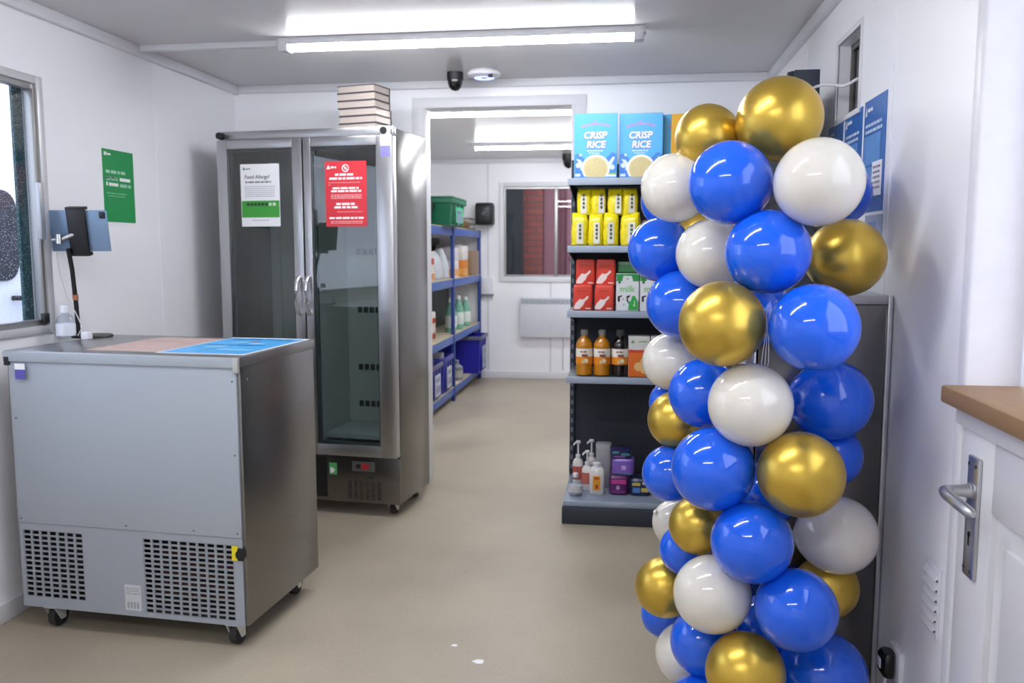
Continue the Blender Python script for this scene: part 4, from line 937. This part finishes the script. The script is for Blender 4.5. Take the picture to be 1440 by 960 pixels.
for k, (y, c) in enumerate(((.56, '#B9A080'), (.68, '#4A4E86'), (1.06, '#B0B0B8'))):
    t = thing('packet', ('tan packet sticking out of the crate nearest the fridge', 'dark packet sticking out of the crate nearest the fridge', 'grey packet sticking out of the crate by the centre post')[k], 'packet', wpos(-.12, y, z+.14), 15)
    B().loft([(0, 0, 0, .08, .04, 4), (0, 0, .02, .085, .045, 4), (0, 0, .17, .08, .04, 4), (0, 0, .19, .075, .015, 4)]).obj('wrapper', M(c, .5, amt=.15), t)
# heater, switch
ht = thing('panel_heater', 'white panel heater under the store room window', 'heater', (-1.085, YF, .435))
B().box(0, -.085, 0, .78, -.02, .40, .008).obj('casing', M('#D6D8E0', .4), ht)
B().box(.01, -.088, .335, .77, -.083, .392, .002).obj('outlet_grille', M('#BFC4CC', .45), ht)
b = B()
for k in range(30): b.box(.02+k*.025, -.0895, .345, .034+k*.025, -.087, .382)
b.obj('grille_slots', M('#9AA0AA', .5), ht, stuff=True)
for x in (.1, .68): B().box(x, -.02, .05, x+.03, 0, .35).obj('bracket', ALU, ht)
b = B(); b.tube([(.43, -.03, 0), (.435, -.016, -.06), (.43, -.012, -.2), (.435, -.016, -.34)], .005, 6); b.obj('flex', M('#B4B4BA', .5), ht)
t = thing('switch_box', 'white switch box on the store room wall beside the rack', 'switch', (-1.425, YF, .845))
B().box(-.06, -.045, .02, .06, 0, .19, .006).obj('box', WHITE, t); B().box(-.062, -.048, 0, .062, 0, .022, .003).obj('foot_strip', M('#7C7E84', .5), t)

# paper scraps on the floor
for (x, y, lab, r) in ((-.56, 2.68, 'small white paper scrap on the floor in front of the balloons', .009), (-.46, 2.58, 'pale smear of paper on the floor nearest the camera', .016)):
    q = [(x + r*math.cos(a)*(1.5 if i % 2 else 1), y + r*math.sin(a)) for i, a in enumerate([k*math.pi/3 for k in range(6)])]
    tag(B().prism(q, 'z', .0002, .0014).obj('paper_scrap', PAPER), lab, 'scrap', 'paper scraps')
# ------------------------------------------------------------------ balloons
def latex(hx, rough, coat):
    m = bpy.data.materials.new('latex_' + hx.lstrip('#')); m.use_nodes = True; nt = m.node_tree; N = nt.nodes; L = nt.links; b = N['Principled BSDF']
    c = lin(hx); nz = N.new('ShaderNodeTexNoise'); nz.inputs['Scale'].default_value = 5; tc = N.new('ShaderNodeTexCoord'); L.new(tc.outputs['Object'], nz.inputs['Vector'])
    mx = N.new('ShaderNodeMix'); mx.data_type = 'RGBA'; mx.inputs[6].default_value = [x*.96 for x in c]+[1]; mx.inputs[7].default_value = [min(1, x*1.04) for x in c]+[1]
    L.new(nz.outputs[0], mx.inputs[0]); L.new(mx.outputs[2], b.inputs['Base Color'])
    b.inputs['Roughness'].default_value = rough; b.inputs['Coat Weight'].default_value = coat; b.inputs['Coat Roughness'].default_value = .03
    return m
BB = latex('#1560E6', .1, .4); BW = latex('#DEDAD0', .12, .4)
BG = bpy.data.materials.new('chrome_gold'); BG.use_nodes = True
_b = BG.node_tree.nodes['Principled BSDF']; _b.inputs['Metallic'].default_value = .8
_n = BG.node_tree.nodes.new('ShaderNodeTexNoise'); _n.inputs['Scale'].default_value = 2; _r = BG.node_tree.nodes.new('ShaderNodeMapRange'); _r.inputs[3].default_value = .30; _r.inputs[4].default_value = .34
_t = BG.node_tree.nodes.new('ShaderNodeTexCoord'); BG.node_tree.links.new(_t.outputs['Object'], _n.inputs['Vector'])
BG.node_tree.links.new(_n.outputs[0], _r.inputs[0]); BG.node_tree.links.new(_r.outputs[0], _b.inputs['Roughness'])
_b.inputs['Base Color'].default_value = (*lin('#D2B04A'), 1); _b.inputs['Coat Weight'].default_value = .12; _b.inputs['Coat Roughness'].default_value = .05
def balloon_meshes(mat, name):
    prof = []
    n = 26
    for k in range(n):
        a = math.pi*k/(n-1)*.955
        r = math.sin(a); z = -math.cos(a)
        if z > 0: z *= 1 + .10*z*z*z
        prof.append((max(r, .004)*1.0, z))
    r_end = prof[-1][0]; zl = prof[-1][1]
    prof += [(r_end*.62, zl+.03), (.055, zl+.06)]
    body = B().lathe(prof, n=40).mesh(name, mat, 180)
    kn = B().lathe([(.05, zl+.05), (.075, zl+.065), (.08, zl+.09), (.06, zl+.11), (.05, zl+.12), (.085, zl+.165), (.08, zl+.17), (.03, zl+.15)], n=16).mesh('knot', mat, 180)
    return body, kn
BM = {k: balloon_meshes(m, 'balloon') for k, m in (('B', BB), ('W', BW), ('G', BG))}
BAL = [
(1,'G',0.363,2.216,1.637,0.103,'large gold balloon at the very top of the column'),
(2,'G',0.197,2.313,1.611,0.083,'gold balloon just left of the topmost one, below it'),
(3,'W',0.119,2.328,1.481,0.091,'white balloon at the upper left in front of the cereal boxes'),
(4,'B',0.240,2.147,1.479,0.101,'large blue balloon between the two uppermost white balloons'),
(5,'W',0.425,2.043,1.471,0.100,'large white balloon at the upper right under the topmost gold one'),
(6,'B',0.587,2.554,1.476,0.090,'blue balloon peeping out behind the large upper right white balloon'),
(7,'B',0.119,2.733,1.468,0.086,'blue balloon peeping out behind the upper left white balloon'),
(8,'B',0.088,2.530,1.318,0.093,'blue balloon at the left edge in front of the yellow pouches'),
(9,'W',0.215,2.322,1.307,0.093,'white balloon between two blue balloons in the second layer'),
(10,'G',0.212,2.654,1.373,0.071,'gold balloon barely showing between two white balloons on the upper left'),
(11,'B',0.327,2.107,1.313,0.101,'large blue balloon at the centre of the second layer'),
(12,'G',0.559,2.328,1.298,0.100,'gold balloon at the right edge under the blue posters'),
(13,'B',0.145,2.439,1.165,0.096,'blue balloon at the left in front of the milk cartons'),
(14,'G',0.221,2.074,1.143,0.102,'large gold balloon in the front of the third layer'),
(15,'B',0.419,2.006,1.142,0.100,'large blue balloon right of the third layer gold one'),
(16,'W',0.127,2.520,0.993,0.085,'white balloon at the left in front of the juice cartons'),
(17,'B',0.200,2.280,0.940,0.092,'blue balloon left of the mid-height white balloon'),
(18,'W',0.292,2.070,0.950,0.100,'large white balloon at mid height in the middle of the column'),
(19,'B',0.526,2.283,0.930,0.104,'blue balloon at the right edge of the column, at mid height'),
(20,'B',0.136,2.575,0.860,0.071,'blue balloon barely showing behind the small left gold balloon'),
(21,'G',0.139,2.423,0.839,0.081,'small gold balloon at the left edge at mid height'),
(22,'B',0.212,2.102,0.782,0.102,'large blue balloon below left of the mid-height white one'),
(23,'G',0.406,2.028,0.795,0.100,'large gold balloon right of centre, below the mid-height white one'),
(24,'B',0.541,2.329,0.772,0.083,'dark blue balloon half behind the right hand gold one, near the wall'),
(25,'B',0.125,2.405,0.688,0.080,'blue balloon at the left edge in front of the purple packets'),
(26,'G',0.190,2.221,0.600,0.077,'gold balloon tucked under the large lower left blue one'),
(27,'W',0.158,2.570,0.489,0.075,'white balloon with a dangling knot in front of the shelving plinth'),
(28,'B',0.303,2.056,0.617,0.098,'large blue balloon at lower centre, above the lower white one'),
(29,'W',0.548,2.248,0.581,0.101,'white balloon at the lower right against the wall'),
(30,'B',0.164,2.328,0.493,0.070,'blue balloon at lower left beneath a gold one'),
(31,'G',0.114,2.368,0.368,0.085,'gold balloon sticking out farthest left near the floor'),
(32,'W',0.219,2.109,0.460,0.097,'large white balloon in the lower front of the column'),
(33,'B',0.408,2.033,0.463,0.097,'large blue balloon in the lower front, right of the lower white one'),
(34,'G',0.534,2.280,0.427,0.082,'gold balloon in shadow under the lower right white one'),
(35,'B',0.122,2.540,0.212,0.071,'blue balloon below the farthest left gold one'),
(36,'B',0.213,2.230,0.277,0.090,'blue balloon directly under the lower front white one'),
(37,'W',0.178,2.370,0.173,0.088,'white balloon at the bottom left near the floor'),
(38,'G',0.295,2.040,0.295,0.096,'gold balloon at the bottom front of the column'),
(39,'B',0.512,2.184,0.230,0.109,'blue balloon at the bottom right near the wall'),
(40,'B',0.207,2.180,0.108,0.096,'blue balloon lowest at the bottom left, cut by the frame'),
(41,'B',0.385,2.312,0.292,0.087,'blue balloon deep inside the column behind the bottom gold one'),
(42,'B',0.354,2.365,1.149,0.085,'blue balloon deep inside the column behind the third layer'),
(43,'B',0.389,2.317,0.672,0.084,'blue balloon deep inside the column behind the right hand gold one'),
]
AX = Vector((.30, 2.27, 0))
for i, c, x, y, z, r, lab in BAL:
    t = thing('balloon', lab, 'balloon', (x, y, z), 0, 'balloons in the column')
    body, kn = BM[c]
    d = Vector((AX.x-x, AX.y-y, -.02))
    if d.length < .07: d = Vector((0, .2, -.1))
    if i == 27: d = Vector((-.09, -.05, .06))
    q = d.to_track_quat('Z', 'Y').to_matrix().to_4x4()
    for nm, me in (('skin', body), ('knot', kn)):
        o = bpy.data.objects.new(nm, me); C.objects.link(o); o.parent = t
        o.matrix_local = q @ Matrix.Diagonal((r, r, r, 1))
bs = thing('balloon_stand', 'thin pole and weighted base holding up the balloon column', 'balloon stand', (AX.x, AX.y, 0))
B().lathe([(.09, 0), (.10, .004), (.10, .014), (.02, .02), (.012, .024)], n=32).obj('base', M('#D0D0D4', .4), bs)
B().cyl((0, 0, .02), (0, 0, 1.51), .007, n=12).obj('pole', M('#C4C4C8', .3, .3), bs)
b = B()
for k in range(3): b.tube([(.045+.006*k, -.02, 1.17), (.05+.004*k, -.02, 1.1), (.042+.009*k, -.02, 1.03), (.05, -.02, .98)], .0012, 5)
b.obj('ribbon', M('#C9CCD4', .3, .5), bs)
